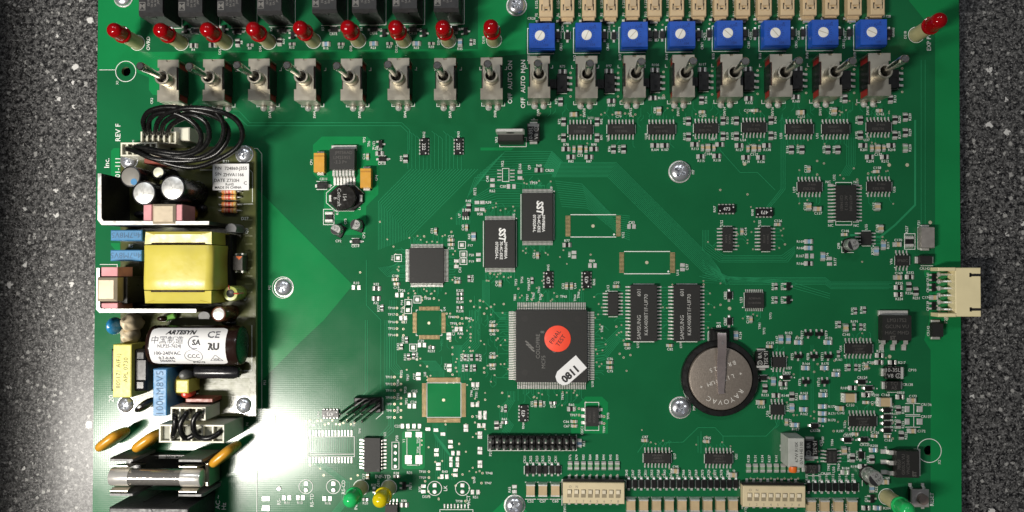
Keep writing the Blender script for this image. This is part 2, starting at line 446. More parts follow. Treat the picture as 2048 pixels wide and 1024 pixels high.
SILK, PADS, GOLD, TRACES, VIAS = G(M_SILK), G(M_PAD), G(M_GOLD), G(M_TRACE), G(M_VIA, M_HOLE)
ZT, ZP, ZS = 0.55, 0.95, 1.15
def S(t, u, v, size=4.9, rot=0, bold=0.006):
    p = W(u, v); SILK.text(t, p.x, p.y, size, ZS, rot, 0, bold)
def sl(pts, w=1.15, closed=False):
    SILK.line([W(u, v)[:2] for u, v in pts], w, ZS, 0, closed)
def sbox(u0, v0, u1, v1, w=1.15): sl([(u0, v0), (u1, v0), (u1, v1), (u0, v1)], w, True)
def sring(u, v, r, w=1.2): p = W(u, v); SILK.ring(p.x, p.y, r, w, ZS)
def sdot(u, v, r=1.3): p = W(u, v); SILK.disc(p.x, p.y, r, ZS, 0, 8)
def pad(u, v, w, h, g=None): p = W(u, v); (g or PADS).box(p.x - w / 2, p.x + w / 2, p.y - h / 2, p.y + h / 2, ZT, ZP + 0.6, 0, min(0.5, w * .3, h * .3))
def rpad(u, v, r): p = W(u, v); PADS.lathe([(r, ZT), (r, ZP), (r * .75, ZP + 1.2)], 14, 0, p.x, p.y)
def via(u, v, r=2.0, hole=True):
    _TC[0] += 1; z = ZP - (_TC[0] % 50) * 0.002
    p = W(u, v); VIAS.disc(p.x, p.y, r, z, 0, 10)
    if hole: VIAS.disc(p.x, p.y, r * 0.5, z + 0.12, 1, 6)
_TC = [0]
def tr(pts, w=1.25):
    _TC[0] += 1
    TRACES.line([W(u, v)[:2] for u, v in pts], w, ZT + (_TC[0] % 60) * 0.004)

# mounting holes, printed rings
for u, v, r in ((252, 143, 21), (1858, 901, 23)):
    sring(u, v, r, 1.3)
    p = W(u, v); g = G(M_EDGE); g.lathe([(10.6, 0.2), (10.6, 0.9), (9.7, 0.9), (9.7, -8)], 32, 0, 0, 0)
S('X1', 235, 166, 5, 90); S('X2', 1878, 924, 5, 90)
sl([(199, 140), (232, 140)])

# ------------------------------------------------------------------ component meshes
def m_chip(w, d, h, body, end=0.24, name='chip'):
    """two-terminal chip: solder fillets, end caps, body, all one skin"""
    def mk():
        g = G(M_PAD, M_LEAD, body)
        e = w * end
        def r(x, dd, hh): return [(x, -dd / 2, 0.9), (x, dd / 2, 0.9), (x, dd / 2 * .97, hh), (x, -dd / 2 * .97, hh)]
        b = d * 0.93
        rings = [r(-w / 2 - 2.4, d, 1.3), r(-w / 2, d, h * .8), r(-w / 2 + .6, d, h), r(-w / 2 + e, d, h), r(-w / 2 + e + .3, b, h * .95), r(w / 2 - e - .3, b, h * .95), r(w / 2 - e, d, h), r(w / 2 - .6, d, h), r(w / 2, d, h * .8), r(w / 2 + 2.4, d, 1.3)]
        g.loft(rings, [0, 1, 1, 1, 2, 1, 1, 1, 0])
        return g.mesh(name)
    return cached(('chip', w, d, h, body.name), mk)

def m_diode(w, d, h, band=False):
    def mk():
        g = G(M_LEAD, M_EPOXYD, M_PRINT)
        def r(x, dd, z0, hh): return [(x, -dd / 2, z0), (x, dd / 2, z0), (x, dd / 2 * .94, hh), (x, -dd / 2 * .94, hh)]
        ld = d * 0.5
        rs = [r(-w / 2 - 5, ld, 0.9, 1.8), r(-w / 2 - 2, ld, 0.9, 2.0), r(-w / 2 + .1, ld, 1.2, h * .5), r(-w / 2 + .2, d, 1.2, h * .5), r(-w / 2 + .9, d, 1, h), r(w / 2 - .9, d, 1, h), r(w / 2 - .2, d, 1.2, h * .5), r(w / 2 - .1, ld, 1.2, h * .5), r(w / 2 + 2, ld, .9, 2.0), r(w / 2 + 5, ld, .9, 1.8)]
        g.loft(rs, [0, 0, 0, 1, 1, 1, 0, 0, 0])
        return g.mesh('diode')
    return cached(('diode', w, d, h), mk)

def lead(g, x, y0, s, w, h, out, mi=0, foot=0.45):
    """gull-wing lead leaving the body side at y0 in direction s"""
    z = h * 0.55
    pts = [(y0 - s * 0.6, z), (y0 + s * out * .22, z), (y0 + s * out * .42, 1.5), (y0 + s * out, 1.2)]
    t = 0.8
    rings = [[(x - w / 2, y, zz - t * .5), (x + w / 2, y, zz - t * .5), (x + w / 2, y, zz + t), (x - w / 2, y, zz + t)] for y, zz in pts]
    if s < 0: rings = [r[::-1] for r in rings]
    rings = [r[::-1] for r in rings]
    g.loft(rings, mi)

def body_rings(w, d, h, z0=1.4, c=1.0):
    def r(i, z): return [(-w / 2 + i, -d / 2 + i, z), (w / 2 - i, -d / 2 + i, z), (w / 2 - i, d / 2 - i, z), (-w / 2 + i, d / 2 - i, z)]
    return [r(c, z0), r(0, h * .55), r(c, h)]
def m_body(w, d, h, m=None, c=1.0, dot=None, notch=False):
    def mk():
        g = G(m or M_EPOXY, M_DARKIN)
        g.loft(body_rings(w, d, h, c=c))
        if dot:
            for dx, dy, rr in (dot if isinstance(dot, list) else [dot]): g.disc(dx, dy, rr, h + 0.12, 1, 14)
        return g.mesh('chip_body')
    return cached(('body', w, d, h, (m or M_EPOXY).name, c, str(dot)), mk)
def m_leads(w, d, h, n, pitch, out, lw, sides='tb', n2=None, w2=None):
    def mk():
        g = G(M_LEAD)
        for i in range(n):
            x = (i - (n - 1) / 2) * pitch
            if 't' in sides: lead(g, x, d / 2, 1, lw, h, out)
            if 'b' in sides: lead(g, x, -d / 2, -1, lw, h, out)
        if 'l' in sides:
            k = n2 or n
            for s in (1, -1):
                g.x = Matrix.Rotation(R(90 * s), 4, 'Z')
                for i in range(k): lead(g, (i - (k - 1) / 2) * pitch, w / 2, 1, lw, h, out)
            g.x = Matrix.Identity(4)
        return g.mesh('lead_row')
    return cached(('leads', w, d, h, n, pitch, out, lw, sides, n2), mk)
def m_text(lines, h, m, key=None):
    """lines = [(text, x, y, size, rot, bold)]"""
    g = G(m)
    for t in lines: g.text(t[0], t[1], t[2], t[3], h + 0.25, t[4] if len(t) > 4 else 0, 0, t[5] if len(t) > 5 else 0.0)
    return g.mesh('marking')

def ic(u, v, w, d, h, n, pitch, out, lw, rot=0, text=None, tm=None, dot=None, label=None, name='integrated_circuit', sides='tb', n2=None, m=None, extra=None):
    ps = [('body', m_body(w, d, h, m, dot=dot)), ('lead_row', m_leads(w, d, h, n, pitch, out, lw, sides, n2), 'stuff')]
    if text: ps.append(('marking', m_text(text, h, tm or M_PRINTD)))
    if extra: ps += extra
    return part(BOARD, name, ps, W(u, v, h * .6) - Vector((0, 0, h * .6)), rot, label)

def fan(u, v, w, d, n, pitch, out, sides='tblr', lo=6, hi=26, prob=0.7):
    """etched fan-out from the pins of a chip, ending in vias"""
    for s in sides:
        for i in range(n):
            if random.random() > prob: continue
            t = (i - (n - 1) / 2) * pitch; L = random.uniform(lo, hi)
            j = random.choice((-1, 0, 0, 1)) * random.uniform(3, 9)
            if s in 'tb':
                q = -1 if s == 't' else 1
                a = (u + t, v + q * (d / 2 + out - 2)); b = (a[0], a[1] + q * L); c = (b[0] + j, b[1] + q * abs(j))
            else:
                q = -1 if s == 'l' else 1
                a = (u + q * (w / 2 + out - 2), v + t); b = (a[0] + q * L, a[1]); c = (b[0] + q * abs(j), b[1] + j)
            tr([a, b, c] if j else [a, b], 1.1)
            if random.random() < 0.4: via(c[0], c[1], 1.6)

# ------------------------------------------------------------------ small surface-mount parts
SMD = """
C C69 1148 229 h .|c C79 1237 226 h d|C C88 1318 221 v l|c C102 1405 224 h d|c C120 1511 221 h l|C C131 1602 225 h d|C C141 1669 222 v l|c C162 1760 221 h d
R R72 1127 243 v l|R R71 1127 275 v l|R R92 1194 243 v r|R R91 1194 275 v r|R R78 1132 298 h u|R R90 1188 298 h u|c C65 1148 298 v .|C C73 1160 298 v d|c C72 1172 298 v .|R R82 1142 314 h d|R R87 1178 314 h d
R R96 1227 298 v l|R R101 1247 298 v l|R R104 1310 291 h d|R R107 1330 291 h d
R R112 1377 242 v l|R R110 1377 273 v l|R R113 1390 289 h d|c C101 1405 295 v .|C C104 1416 295 v d|c C103 1428 295 v .|R R115 1402 313 h d|R R118 1434 312 h d|R R117 1440 289 h .
R R120 1446 241 v r|R R119 1446 272 v r|R R126 1473 241 v l|R R125 1473 272 v l|R R140 1542 240 v r|R R139 1542 271 v r|R R127 1479 291 h d|R R138 1534 291 h d|c C115 1496 297 v .|C C117 1508 296 v d|c C119 1519 296 v .|R R129 1492 315 h d|R R136 1522 315 h d
R R154 1583 299 v l|R R159 1604 299 v l|R R178 1656 299 v l|R R183 1676 299 v l
R R196 1721 240 v l|R R195 1721 270 v l|R R220 1790 239 v r|R R219 1790 270 v r|R R230 1811 234 v r|R R229 1811 265 v r|RG R228 1811 296 v r|R R201 1727 291 h d|R R218 1783 291 h d|c C155 1744 296 v .|C C152 1756 296 v d|c C161 1768 296 v .|R R204 1740 314 h d|R R212 1770 314 h d
c C133 1618 338 v l|c C158 1754 343 h u
R R4 387 91 h d|R R5 425 90 h .|R R8 475 85 v r|r R9 500 90 h d|r R12 584 88 h d|R R10 559 83 v r|RB R15 652 88 h d|r R17 682 88 h d|RB R23 747 87 h d|r R27 779 87 h d|RB R33 833 87 h d|r R38 863 87 h d|RB R45 920 85 v d|r R50 942 84 v r
R . 1125 143 h .|R . 1218 142 h .|R . 1310 140 h .|R . 1405 139 h .|R . 1496 138 h .|R . 1597 137 h .
R R73 1121 203 v l|R R100 1223 202 h d|R R105 1306 196 h r|R R116 1403 200 v r|R R132 1498 197 h d|R R160 1592 194 h d|R R189 1690 197 v l|R R213 1781 198 v r
C C134 1618 413 v l|C C137 1636 418 h d|C C157 1756 413 v l|C C160 1762 457 v l|c C146 1690 469 h u|RB R169 1618 483 h l|RB R168 1618 496 h l|R R166 1618 527 h l|RB R174 1646 513 v r|RB R207 1753 502 v l|RB R211 1767 491 v r|C C170 1796 489 h u
c C126 1556 449 h u|c C114 1484 463 v r
C C169 1797 555 h u|R R232 1820 554 h u|R R225 1798 575 h u|R R224 1798 589 h d|R R226 1818 573 v d|R R231 1832 583 v d|C C174 1869 595 h l
r R144 1552 573 v l|r R143 1552 600 v l|c C118 1502 639 v l|r R192 1711 622 v l|r R194 1729 620 v l|C C145 1692 656 v d|r R182 1679 649 v l|r R191 1708 654 v u|r R193 1722 654 v r
RB R147 1562 679 v l|RB R153 1577 679 v u|RB R158 1598 685 h u|RB R176 1657 685 h u|c C125 1540 693 h u|RB R124 1472 671 v r
RB R164 1612 736 h u|RB R175 1650 736 h u|RB R180 1673 749 h u|RB . 1547 763 v .|R R149 1567 768 h d|R R133 1530 777 v d|R R148 1553 791 h r|R R152 1584 793 v r|C C123 1522 805 h d|RB R151 1584 816 v l|c C127 1573 845 v r|RB R163 1608 795 h u|RB R162 1608 819 h d|RB R173 1647 790 h u|RB R172 1646 813 h r|RB R171 1646 827 h r|RB R170 1646 840 h r|RB R157 1591 850 h d
r R185 1698 735 v l|r R190 1712 735 v r|c C153 1733 733 v l|r R161 1677 708 v d|R R210 1760 711 h u|R R209 1759 725 h l|R R217 1786 725 h r|R R189 1706 776 h l|R R200 1733 790 h r|c C152 1733 805 h r|C C142 1681 817 h d|R R223 1801 794 h u|C C173 1825 801 h u|R R218 1797 820 v r|R R215 1797 849 v r|R R222 1803 871 v r|C C172 1825 862 h r|c C149 1712 868 h l|c C156 1750 872 h u|c C165 1776 873 h d
C C144 1689 902 v r|R R188 1705 916 v l|RG R184 1691 945 h u|R R195 1726 933 h l|RB R208 1748 900 h u|R R203 1744 919 v l|C C164 1771 964 h u|RB R232 1744 977 v r|R . 1733 1016 h .|RB R204 1756 1016 h r
c C87 1290 881 h u|c C105 1414 883 h u|C C95 1351 942 h u|C C113 1467 950 h .
RB R53 1159 887 v r|r R64 1011 818 v l|r R63 1009 845 h u|R R61 993 851 v r|c C55 1071 808 v l|c C58 1081 808 v r|r R70 1106 806 h d|R R60 1143 818 h u|c C66 1148 843 h l|c C67 1149 852 h l
c C47 985 651 h u|c C46 985 661 h d|c C45 985 714 h u|c C44 985 730 h d|c C76 1220 725 h u|c C75 1220 735 h d|c C80 1255 689 h d|c C82 1340 691 h d|c C77 1233 573 h u|c C62 1133 572 v l|c C64 1143 572 v r|R R77 1134 490 h u|c C56 1075 511 v l|R R69 1078 340 h u
c C31 871 462 v l|c C40 933 455 v l|RB R43 947 473 v l|c C37 902 480 h u|c C36 902 489 h d|c C18 790 559 h u|c C19 793 568 h d|c C38 915 564 h u|r R236 938 557 v r|r R67 1064 561 v l|c C43 1000 567 v l|R R22 753 577 h u|R R21 752 597 h d|r R235 920 588 h u|r R234 920 597 h d|r R238 920 615 h d|r R237 764 616 v l|r R239 813 680 v l|r R242 803 693 v l|r R233 863 695 h d|r R241 817 714 v l|r R240 827 712 v r
r R243 930 715 v l|r R245 943 715 v l|r R247 954 715 v r|r R244 933 736 v l|r R246 949 736 v l
R R39 811 317 v l|R R20 759 307 h u|c C16 735 313 v l|R R48 937 415 v u
r R20 731 999 h d|r R25 748 981 v u|r R28 793 953 h u|c C17 735 953 v l|R R30 808 1010 h u
"""
KINDS = {'R': (13, 9, 4.5, M_RBLK), 'r': (9, 5.6, 3.4, M_RBLK), 'RB': (13, 9, 4.5, M_RBLU), 'RG': (13, 9, 4.5, M_RGRN), 'C': (13, 9, 7.5, M_CERAM), 'c': (9.5, 6, 5, M_CERAM)}
def desig(ref, u, v, orient, side, w, d):
    if side == '.' or ref == '.': return
    ex, ey = (w / 2 + 2.4, d / 2) if orient == 'h' else (d / 2, w / 2 + 2.4)
    if side == 'u': S(ref, u, v - ey - 4.2)
    elif side == 'd': S(ref, u, v + ey + 4.2)
    elif orient == 'h' and side == 'l': S(ref, u - ex - 8.5, v)
    elif orient == 'h' and side == 'r': S(ref, u + ex + 8.5, v)
    elif side == 'l': S(ref, u - ex - 4.0, v, rot=90)
    else: S(ref, u + ex + 4.0, v, rot=90)
for row in SMD.replace('\n', '|').split('|'):
    q = row.split()
    if len(q) < 6: continue
    t, ref, u, v, ori, side = q[0], q[1], float(q[2]), float(q[3]), q[4], q[5]
    w, d, h, bm = KINDS[t]
    nm = 'chip_capacitor' if t in 'Cc' else 'chip_resistor'
    part(BOARD, nm, [(nm, m_chip(w, d, h, bm, 0.26, nm))], W(u, v, h * .7) - Vector((0, 0, h * .7)), (0 if ori == 'h' else 90) + random.uniform(-1.5, 1.5))
    desig(ref, u, v, ori, side, w, d)

# rows of vertical resistors over the two DIP switches
for i, (x, n) in enumerate(zip((1140, 1153.3, 1166.8, 1180.2, 1193.8, 1207.3, 1221, 1234.3), ('R76', 'R79', 'R83', 'R84', 'R88', 'R94', 'R95', 'R99'))):
    part(BOARD, 'chip_resistor', [('chip_resistor', m_chip(13, 9, 4.5, M_RGRN))], W(x, 931, 0), 90); S(n, x, 914, 4.8, 90)
for i, (x, n) in enumerate(zip((1496.6, 1510.5, 1524.3, 1538.2, 1552.2, 1565.7, 1579.6, 1593.6), ('R128', 'R131', 'R134', 'R137', 'R141', '', '', ''))):
    part(BOARD, 'chip_resistor', [('chip_resistor', m_chip(13, 9, 4.5, M_RGRN))], W(x, 936, 0), 90)
    if n: S(n, x, 917, 4.8, 90)

# large ceramic capacitors
for x, y, ori, n in [(1061, 981, 'v', 'C52'), (1085.5, 981, 'v', 'C57'), (1110.5, 981, 'v', 'C60')] + [(1262 + 25.6 * i, 1011, 'v', '') for i in range(9)] + [(1623, 1013, 'v', ''), (1650, 1013, 'v', 'C138'), (1677.5, 1013, 'v', 'C140'), (1705.5, 1013, 'v', 'C147')] + [(1700, 796, 'h', 'C150'), (1770.5, 804.5, 'h', 'C168')]:
    part(BOARD, 'chip_capacitor', [('chip_capacitor', m_chip(25, 18, 12, M_CERAM, 0.13, 'chip_capacitor'))], W(x, y, 10) - Vector((0, 0, 10)), 0 if ori == 'h' else 90)
    if n and y < 1000: S(n, x, y + (21 if ori == 'v' else (14 if n == 'C150' else -15)), 5.2)
    elif n: S(n, x - 13, y + 2, 5, 90)
    if ori == 'v': sl([(x - 11, y - 17), (x + 11, y - 17)]); sl([(x - 11, y + 17), (x + 11, y + 17)])

# diodes
def diode(u, v, ori, ref='', side='.', w=15, d=9, h=7):
    part(BOARD, 'diode', [('diode', m_diode(w, d, h))], W(u, v, h) - Vector((0, 0, h)), 0 if ori == 'h' else 90)
    e = d / 2 + 1.6
    if ori == 'h': sl([(u - w / 2, v - e), (u + w / 2, v - e)]); sl([(u - w / 2, v + e), (u + w / 2, v + e)]); sdot(u + w / 2 + 8, v)
    else: sl([(u - e, v - w / 2), (u - e, v + w / 2)]); sl([(u + e, v - w / 2), (u + e, v + w / 2)])
    if ref: desig(ref, u, v, ori, side, w + 5, d + 1)
for i, x in enumerate((1084, 1125, 1171, 1213, 1257, 1300, 1345, 1388, 1432, 1477, 1521, 1568, 1611, 1656, 1701, 1746)): diode(x, 41 - 6 * i / 15, 'h')
S('CR28', 1063, 37); S('CR128', 1771, 33)
for x, y, n in ((1135, 71, 'CR34'), (1228, 71, 'CR43'), (1312, 69, 'CR57'), (1325, 69, 'CR59'), (1419, 67, 'CR75'), (1511, 66, 'CR90'), (1607, 65, 'CR100'), (1700, 65, 'CR117')):
    diode(x, y, 'v'); S(n, x - 10, y + (-14 if n in ('CR34', 'CR43') else 6), 4.8, 90); via(x, y - 19, 1.9)
for x, y, n in ((1116, 70, 'CR32'), (1209.5, 70, 'CR40'), (1300, 68, ''), (1398, 68, 'CR71'), (1491, 66, 'C188'), (1586, 65, 'CR95'), (1681, 64, 'CR115'), (1780, 65, 'CR133')):
    diode(x, y, 'v')
    if n: S(n, x + 6, y + 24 if n != 'CR133' else y, 4.8, 90)
for x, y, n in ((565, 60, ''), (667, 59, 'CR12'), (747, 58, 'CR16'), (826, 58, 'CR19'), (908, 57, 'CR20')): diode(x, y, 'h', n, 'd')
for x in (390, 475): diode(x, 62, 'h')
for x, y, o_, n, sd in ((1459, 591, 'v', 'CR82', 'l'), (1459, 643, 'v', 'CR87', 'l'), (1573, 755, 'h', 'CR97', 'u'), (1527, 756, 'h', '', '.'), (1630, 852, 'h', 'CR108', 'd'), (1724, 764, 'h', 'CR124', 'u'), (1738, 777, 'h', 'CR126', 'd'), (1696, 880, 'h', 'CR119', 'u'), (1729, 880, 'h', 'CR125', 'd'), (1723, 911, 'v', 'CR121', 'l'), (764, 318, 'h', 'CR18', 'd'), (711, 483, 'h', 'CR14', 'd')): diode(x, y, o_, n, sd)
for i, n in enumerate(('CR132', 'CR131', 'CR130', 'CR129')): diode(1775, 821 + 13.4 * i, 'h'); S(n, 1787, 814 + 13.4 * i, 4.2)
for x, n in zip((1054.4, 1066.3, 1078.9, 1090.6, 1103.7, 1116.3), ('CR21', 'CR22', 'CR23', 'CR25', 'CR27', 'CR31')): diode(x, 940, 'v', '', '.', 17, 8.6, 7); S(n, x - 5, 919, 4.8, 90)
for i, n in enumerate(('CR45', 'CR47', 'CR50', 'CR51', 'CR53', 'CR58', 'CR60', 'CR62', 'CR63', 'CR66', 'CR67', 'CR69', 'CR73', 'CR74', 'CR77', 'CR78', 'CR81', 'CR83')):
    diode(1258 + 12.63 * i, 968.5, 'v', '', '.', 17, 8.8, 7); S(n, 1253 + 12.63 * i, 947 if i not in (7, 8) else 954, 4.8, 90)
for i, n in enumerate(('CR101', 'CR104', 'CR107', 'CR110', 'CR112', 'CR114', 'CR116', 'CR118')):
    diode(1619 + 13.15 * i, 975, 'v', '', '.', 17, 8.8, 7); S(n, 1613 + 13.15 * i, 957, 4.8, 90)
diode(644, 371, 'h', 'CR11', '.', 22, 13, 10); S('CR11', 647, 358)

# three-lead transistors
def sot(u, v, rot, ref='', side='.'):
    def mk_l():
        g = G(M_LEAD)
        for x in (-5, 5): lead(g, x, 3.6, 1, 3.4, 6, 5.5)
        lead(g, 0, -3.6, -1, 3.4, 6, 5.5)
        return g.mesh('lead_row')
    part(BOARD, 'transistor', [('body', m_body(16, 8.5, 6.5, M_EPOXYD)), ('lead_row', cached('sotl', mk_l), 'stuff')], W(u, v, 5) - Vector((0, 0, 5)), rot)
    if ref: S(ref, u + (-13 if side == 'l' else 13), v, 4.8, 90)
for x, y, n, sd in ((1617, 668, 'FET7', 'l'), (1639, 668, 'FET9', 'r'), (1597, 713, 'FET5', 'l'), (1628.6, 713, 'FET8', 'l'), (1657, 713, 'FET11', 'l'), (1612, 764, 'FET6', 'l'), (1650, 764, 'FET10', 'l'), ): sot(x, y, 0, n, sd)
for x, y, n, sd in ((1577, 573, 'FET4', 'l'), (1577, 600, 'FET3', 'l'), (1868, 555, 'CR141', 'l'), (1868, 575, 'CR140', 'l'), (1868, 612, 'CR139', 'l'), (1745, 998, 'Q11', 'l'), (761, 288, 'VZ1', 'l'), (808, 972, 'FET1', 'r'), (585, 70, '', ''), (768, 66, '', ''), (848, 66, '', ''), (931, 62, '', ''), (371, 58, '', ''), (447, 58, '', '')): sot(x, y, 90, n, sd)

# ------------------------------------------------------------------ integrated circuits
def soic(u, v, n, rot=0, ref='', ru=0, rv=0, rr=90, label=None, text=None):
    w = {14: 47, 16: 53, 8: 26}[n]
    a = rot * math.pi / 180
    ic(u, v, w, 21, 9, n // 2, 6.85, 9.5, 2.5, rot, text, None, None, label)
    ca, sa = math.cos(a), math.sin(a)
    def q(x, y): return (u + x * ca - y * sa, v - x * sa - y * ca)
    sl([q(-w / 2 - 2, -9), q(-w / 2 - 2, 9)]); sl([q(w / 2 + 2, -9), q(w / 2 + 2, 9)])
    d = q(-w / 2 - 2, -14); sdot(*d)
    if ref: S(ref, u + ru, v + rv, 4.9, rr)
    fan(u, v, *( (w, 21) if rot % 180 == 0 else (21, w)), n // 2, 6.85, 9, 'tb' if rot % 180 == 0 else 'lr', 3, 16, 0.75)
T14 = [('27 4306', 3, 4, 3.6), ('E32L736', -2, -4, 4.6)]
T16 = [('ADG211', -6, 4, 4.2), ('CE2 0746', 0, -4, 4.2)]
TH = [('HEF4051BT', 0, 5, 3.8), ('L7684P', 0, -0.5, 3.8), ('UN0730A', 0, -6, 3.8)]
soic(1161, 259, 14, 0, 'U11', 20, -23, 0, 'first black chip in the row under the toggle switches, marked U11', T14)
soic(1242, 258.6, 16, 0, 'U14', -26, 18, 90, 'black sixteen-lead chip marked U14 right of U11', T16)
soic(1323, 258.6, 16, 0, 'U18', -31, 14, 90, 'black sixteen-lead chip marked U18 above the round screw head', T16)
soic(1412, 257, 14, 0, 'U20', 12, 21, 0, 'black fourteen-lead chip marked U20', T14)
soic(1508, 255, 14, 0, 'U24', -22, 25, 0, 'black fourteen-lead chip marked U24', T14)
soic(1598.5, 258, 16, 0, 'U28', -37, 14, 90, 'black sixteen-lead chip marked U28', T16)
soic(1671, 258, 16, 0, 'U31', -37, 14, 90, 'black sixteen-lead chip marked U31', T16)
soic(1757, 254, 14, 0, 'U37', -24, 26, 0, 'last black chip in the row under the toggle switches, marked U37', T14)
soic(1619, 373.5, 14, 0, 'U29', -31, 6, 90, 'black fourteen-lead chip marked U29', T14)
soic(1758, 373, 14, 0, 'U36', 30, 6, 90, 'black fourteen-lead chip marked U36', T14)
soic(1455, 478, 14, -90, 'U22', -12, -32, 90, 'upright black chip under the first 473 resistor network, marked U22', [('74HC14', 0, 3.5, 3.8), ('B 0728', 0, -3.5, 3.8)])
soic(1531, 478, 14, -90, 'U25', -12, -32, 90, 'upright black chip under the second 473 resistor network, marked U25', [('74HC14', 0, 3.5, 3.8), ('B 0728', 0, -3.5, 3.8)])
soic(1226, 608, 14, -90, 'U13', -10, -32, 90, 'small upright black chip beside the two memory chips, marked U13')
soic(1717, 697, 16, 0, 'U34', -36, 0, 90, 'black sixteen-lead chip marked U34', TH)
soic(1725, 842, 16, 0, 'U33', -36, 8, 90, 'black sixteen-lead chip marked U33', TH)
soic(1314.5, 916, 16, 180, 'U17', 35, -4, 90, 'black chip marked U17 above the row of diodes', TH)
soic(1437, 917, 16, 180, 'U21', 35, -4, 90, 'black chip marked U21 above the row of diodes', TH)
soic(1732, 477, 8, 90, 'U35', 0, -23, 90, 'eight-lead black chip beside the small round capacitor, marked U35')
soic(1804, 521, 8, 0, 'VR6', -22, 2, 90, 'eight-lead black chip marked VR6 beside the silver fuse', [('IP60C', 0, 0, 6)])
soic(1557.6, 724, 8, 0, 'U27', 20, 12, 0, 'eight-lead black chip marked U27 beside the coin cell holder')
soic(1554.5, 819, 8, 0, 'U26', -20, 8, 90, 'eight-lead black chip marked U26')
soic(1663, 913, 8, 90, 'U30', 4, 26, 90, 'eight-lead black chip marked U30 right of the grey trimmer', [('Z7751I0', 0, 4, 4.2), ('736152', 0, -4, 4.2)])
ic(931, 428, 13, 10, 7, 3, 5, 6, 2.4, 0, label='tiny six-lead chip marked U7'); S('U7', 919, 431, 4.8, 90)
ic(783, 1019, 26, 21, 9, 4, 6.85, 9.5, 2.6, 0, label='eight-lead chip right below the yellow indicator light')
ic(1691.6, 406, 40, 70, 12, 11, 6.85, 13, 2.6, 0, [('AD7710N', 8, 0, 5.2, -90), ('AC 971 2', -1, 0, 5.2, -90), ('C3194001', -10, 0, 5.2, -90)], None, None, 'large upright black converter chip marked U32', sides='l')
g = G(M_PRINT); g.box(-1, 7, 20, 28, 12.1, 12.3); g.add([(0.5, 21.5, 12.5), (5.5, 24, 12.5), (0.5, 26.5, 12.5)], [[0, 1, 2]])
S('U32', 1668, 355, 5, 90); S('NC', 1656, 364, 5); S('NC', 1712, 364, 5); S('NC', 1661, 451, 5); S('NC', 1712, 451, 5)
for v0, v1 in ((365, 372), (443, 450)): sbox(1671, v0, 1703, v1)
for u in (1661, 1712):
    for v in (369, 444): pad(u, v, 11, 2.4)
ic(1508.6, 600.6, 38, 31, 8, 10, 3.6, 6, 1.7, 0, [('AD8044A', 0, 4, 4), ('D 0647AB', 0, -5, 4)], label='square black chip with fine leads marked U23'); S('U23', 1482, 600, 4.9, 90); sdot(1485, 615); sl([(1488, 585), (1488, 616)])
fan(1508.6, 600.6, 38, 31, 10, 3.6, 6, 'b', 4, 16)
# memory chips
for u, ref, lb in ((1287.5, 'U15', 'first of two tall black memory chips, nearer the processor'), (1373.5, 'U19', 'second of two tall black memory chips, above the coin cell')):
    ic(u, 626, 53, 112, 11, 16, 6.85, 9, 2.8, 0, [('SAMSUNG', -10, -28, 7.4, 90), ('K6X4008T1F-UF70', 4, -3, 7.2, 90), ('601', -10, 40, 7.4, 90)], M_PRINT, (19, -48, 2.6), lb, sides='l')
    sl([(u - 21, 568), (u + 21, 568)], 1.6); sl([(u - 21, 683.5), (u + 21, 683.5)], 1.6); S(ref, u - 12, 690, 4.8, 90)
    fan(u, 626, 53, 112, 16, 6.85, 9, 'lr', 3, 20, 0.8)
# flash chips
def sst_logo():
    g = G(M_PRINTW)
    for i, ch in enumerate('SST'): g.text(ch, 5, 27 - 8.4 * i, 13, 10.4, -100, 0, 0.035)
    g.text('39VF800A', 12, -13, 5.6, 10.4, -90, 0, .02); g.text('70-4C-EKE', 3, -13, 5.6, 10.4, -90, 0, .02); g.text('0730254-L', -6, -13, 5.6, 10.4, -90, 0, .02)
    return g.mesh('marking')
for u, v, ref, lb in ((999.8, 488, 'U5', 'lower left of the two black flash chips with a white SST mark'), (1075, 434, 'U9', 'upper right of the two black flash chips with a white SST mark')):
    ic(u, v, 62, 96, 10, 24, 2.52, 8, 1.3, 0, None, None, (24, 40, 2.8), lb, extra=[('marking', cached('sst', sst_logo))])
    sdot(u + 33, v - 51, 1.5); S(ref, u + 28, v - 57, 4.8, 90); sl([(u - 33, v - 46), (u - 33, v + 46)]); sl([(u + 33, v - 46), (u + 33, v + 46)])
    fan(u, v, 62, 96, 24, 2.52, 8, 'tb', 4, 24, 0.7)
# square chips
ic(853.5, 531, 71, 71, 9, 25, 2.62, 7.5, 1.35, 0, None, None, (-27, -26, 2.3), 'square black chip with leads on four sides and no printing', sides='tbl')
fan(853.5, 531, 71, 71, 25, 2.62, 7.5, 'tblr', 3, 22, 0.65)
def cpu_mark():
    g = G(M_CPUPR)
    for t, x, y in (('COLDFIRE', -27, -10), ('MCF5', -16, -31), ('QE', 6, -6), ('8', -18, 28)): g.text(t, x, y if t != 'COLDFIRE' else 0, 7.5, 14.25, 90)
    for i in range(3):
        for j in range(2):
            g.x = Matrix.Translation((-47 + 5 * i - 1.5 * j, 5 - 5 * i + 6 * j - 3, 0)) @ Matrix.Rotation(R(-35), 4, 'Z'); g.rect(0, 0, 8, 2.6, 14.3)
    g.x = Matrix.Identity(4)
    return g.mesh('marking')
CPU = ic(1103, 692, 142, 144, 14, 40, 3.42, 14, 1.75, 0, None, None, [(-53, 54, 6.4), (52, 54, 6.4), (-53, -52, 6.4), (63, -64, 4.2)], 'large square black processor with a round red sticker on it', sides='tbl', extra=[('marking', cpu_mark())])
fan(1103, 692, 142, 144, 40, 3.42, 14, 'tblr', 3, 30, 0.75); S('U10', 1185, 768, 4.8, 90)
g = G(M_STICK, M_INK); g.lathe([(26, 14.2), (26, 14.9), (25.6, 15.1)], 48, 0)
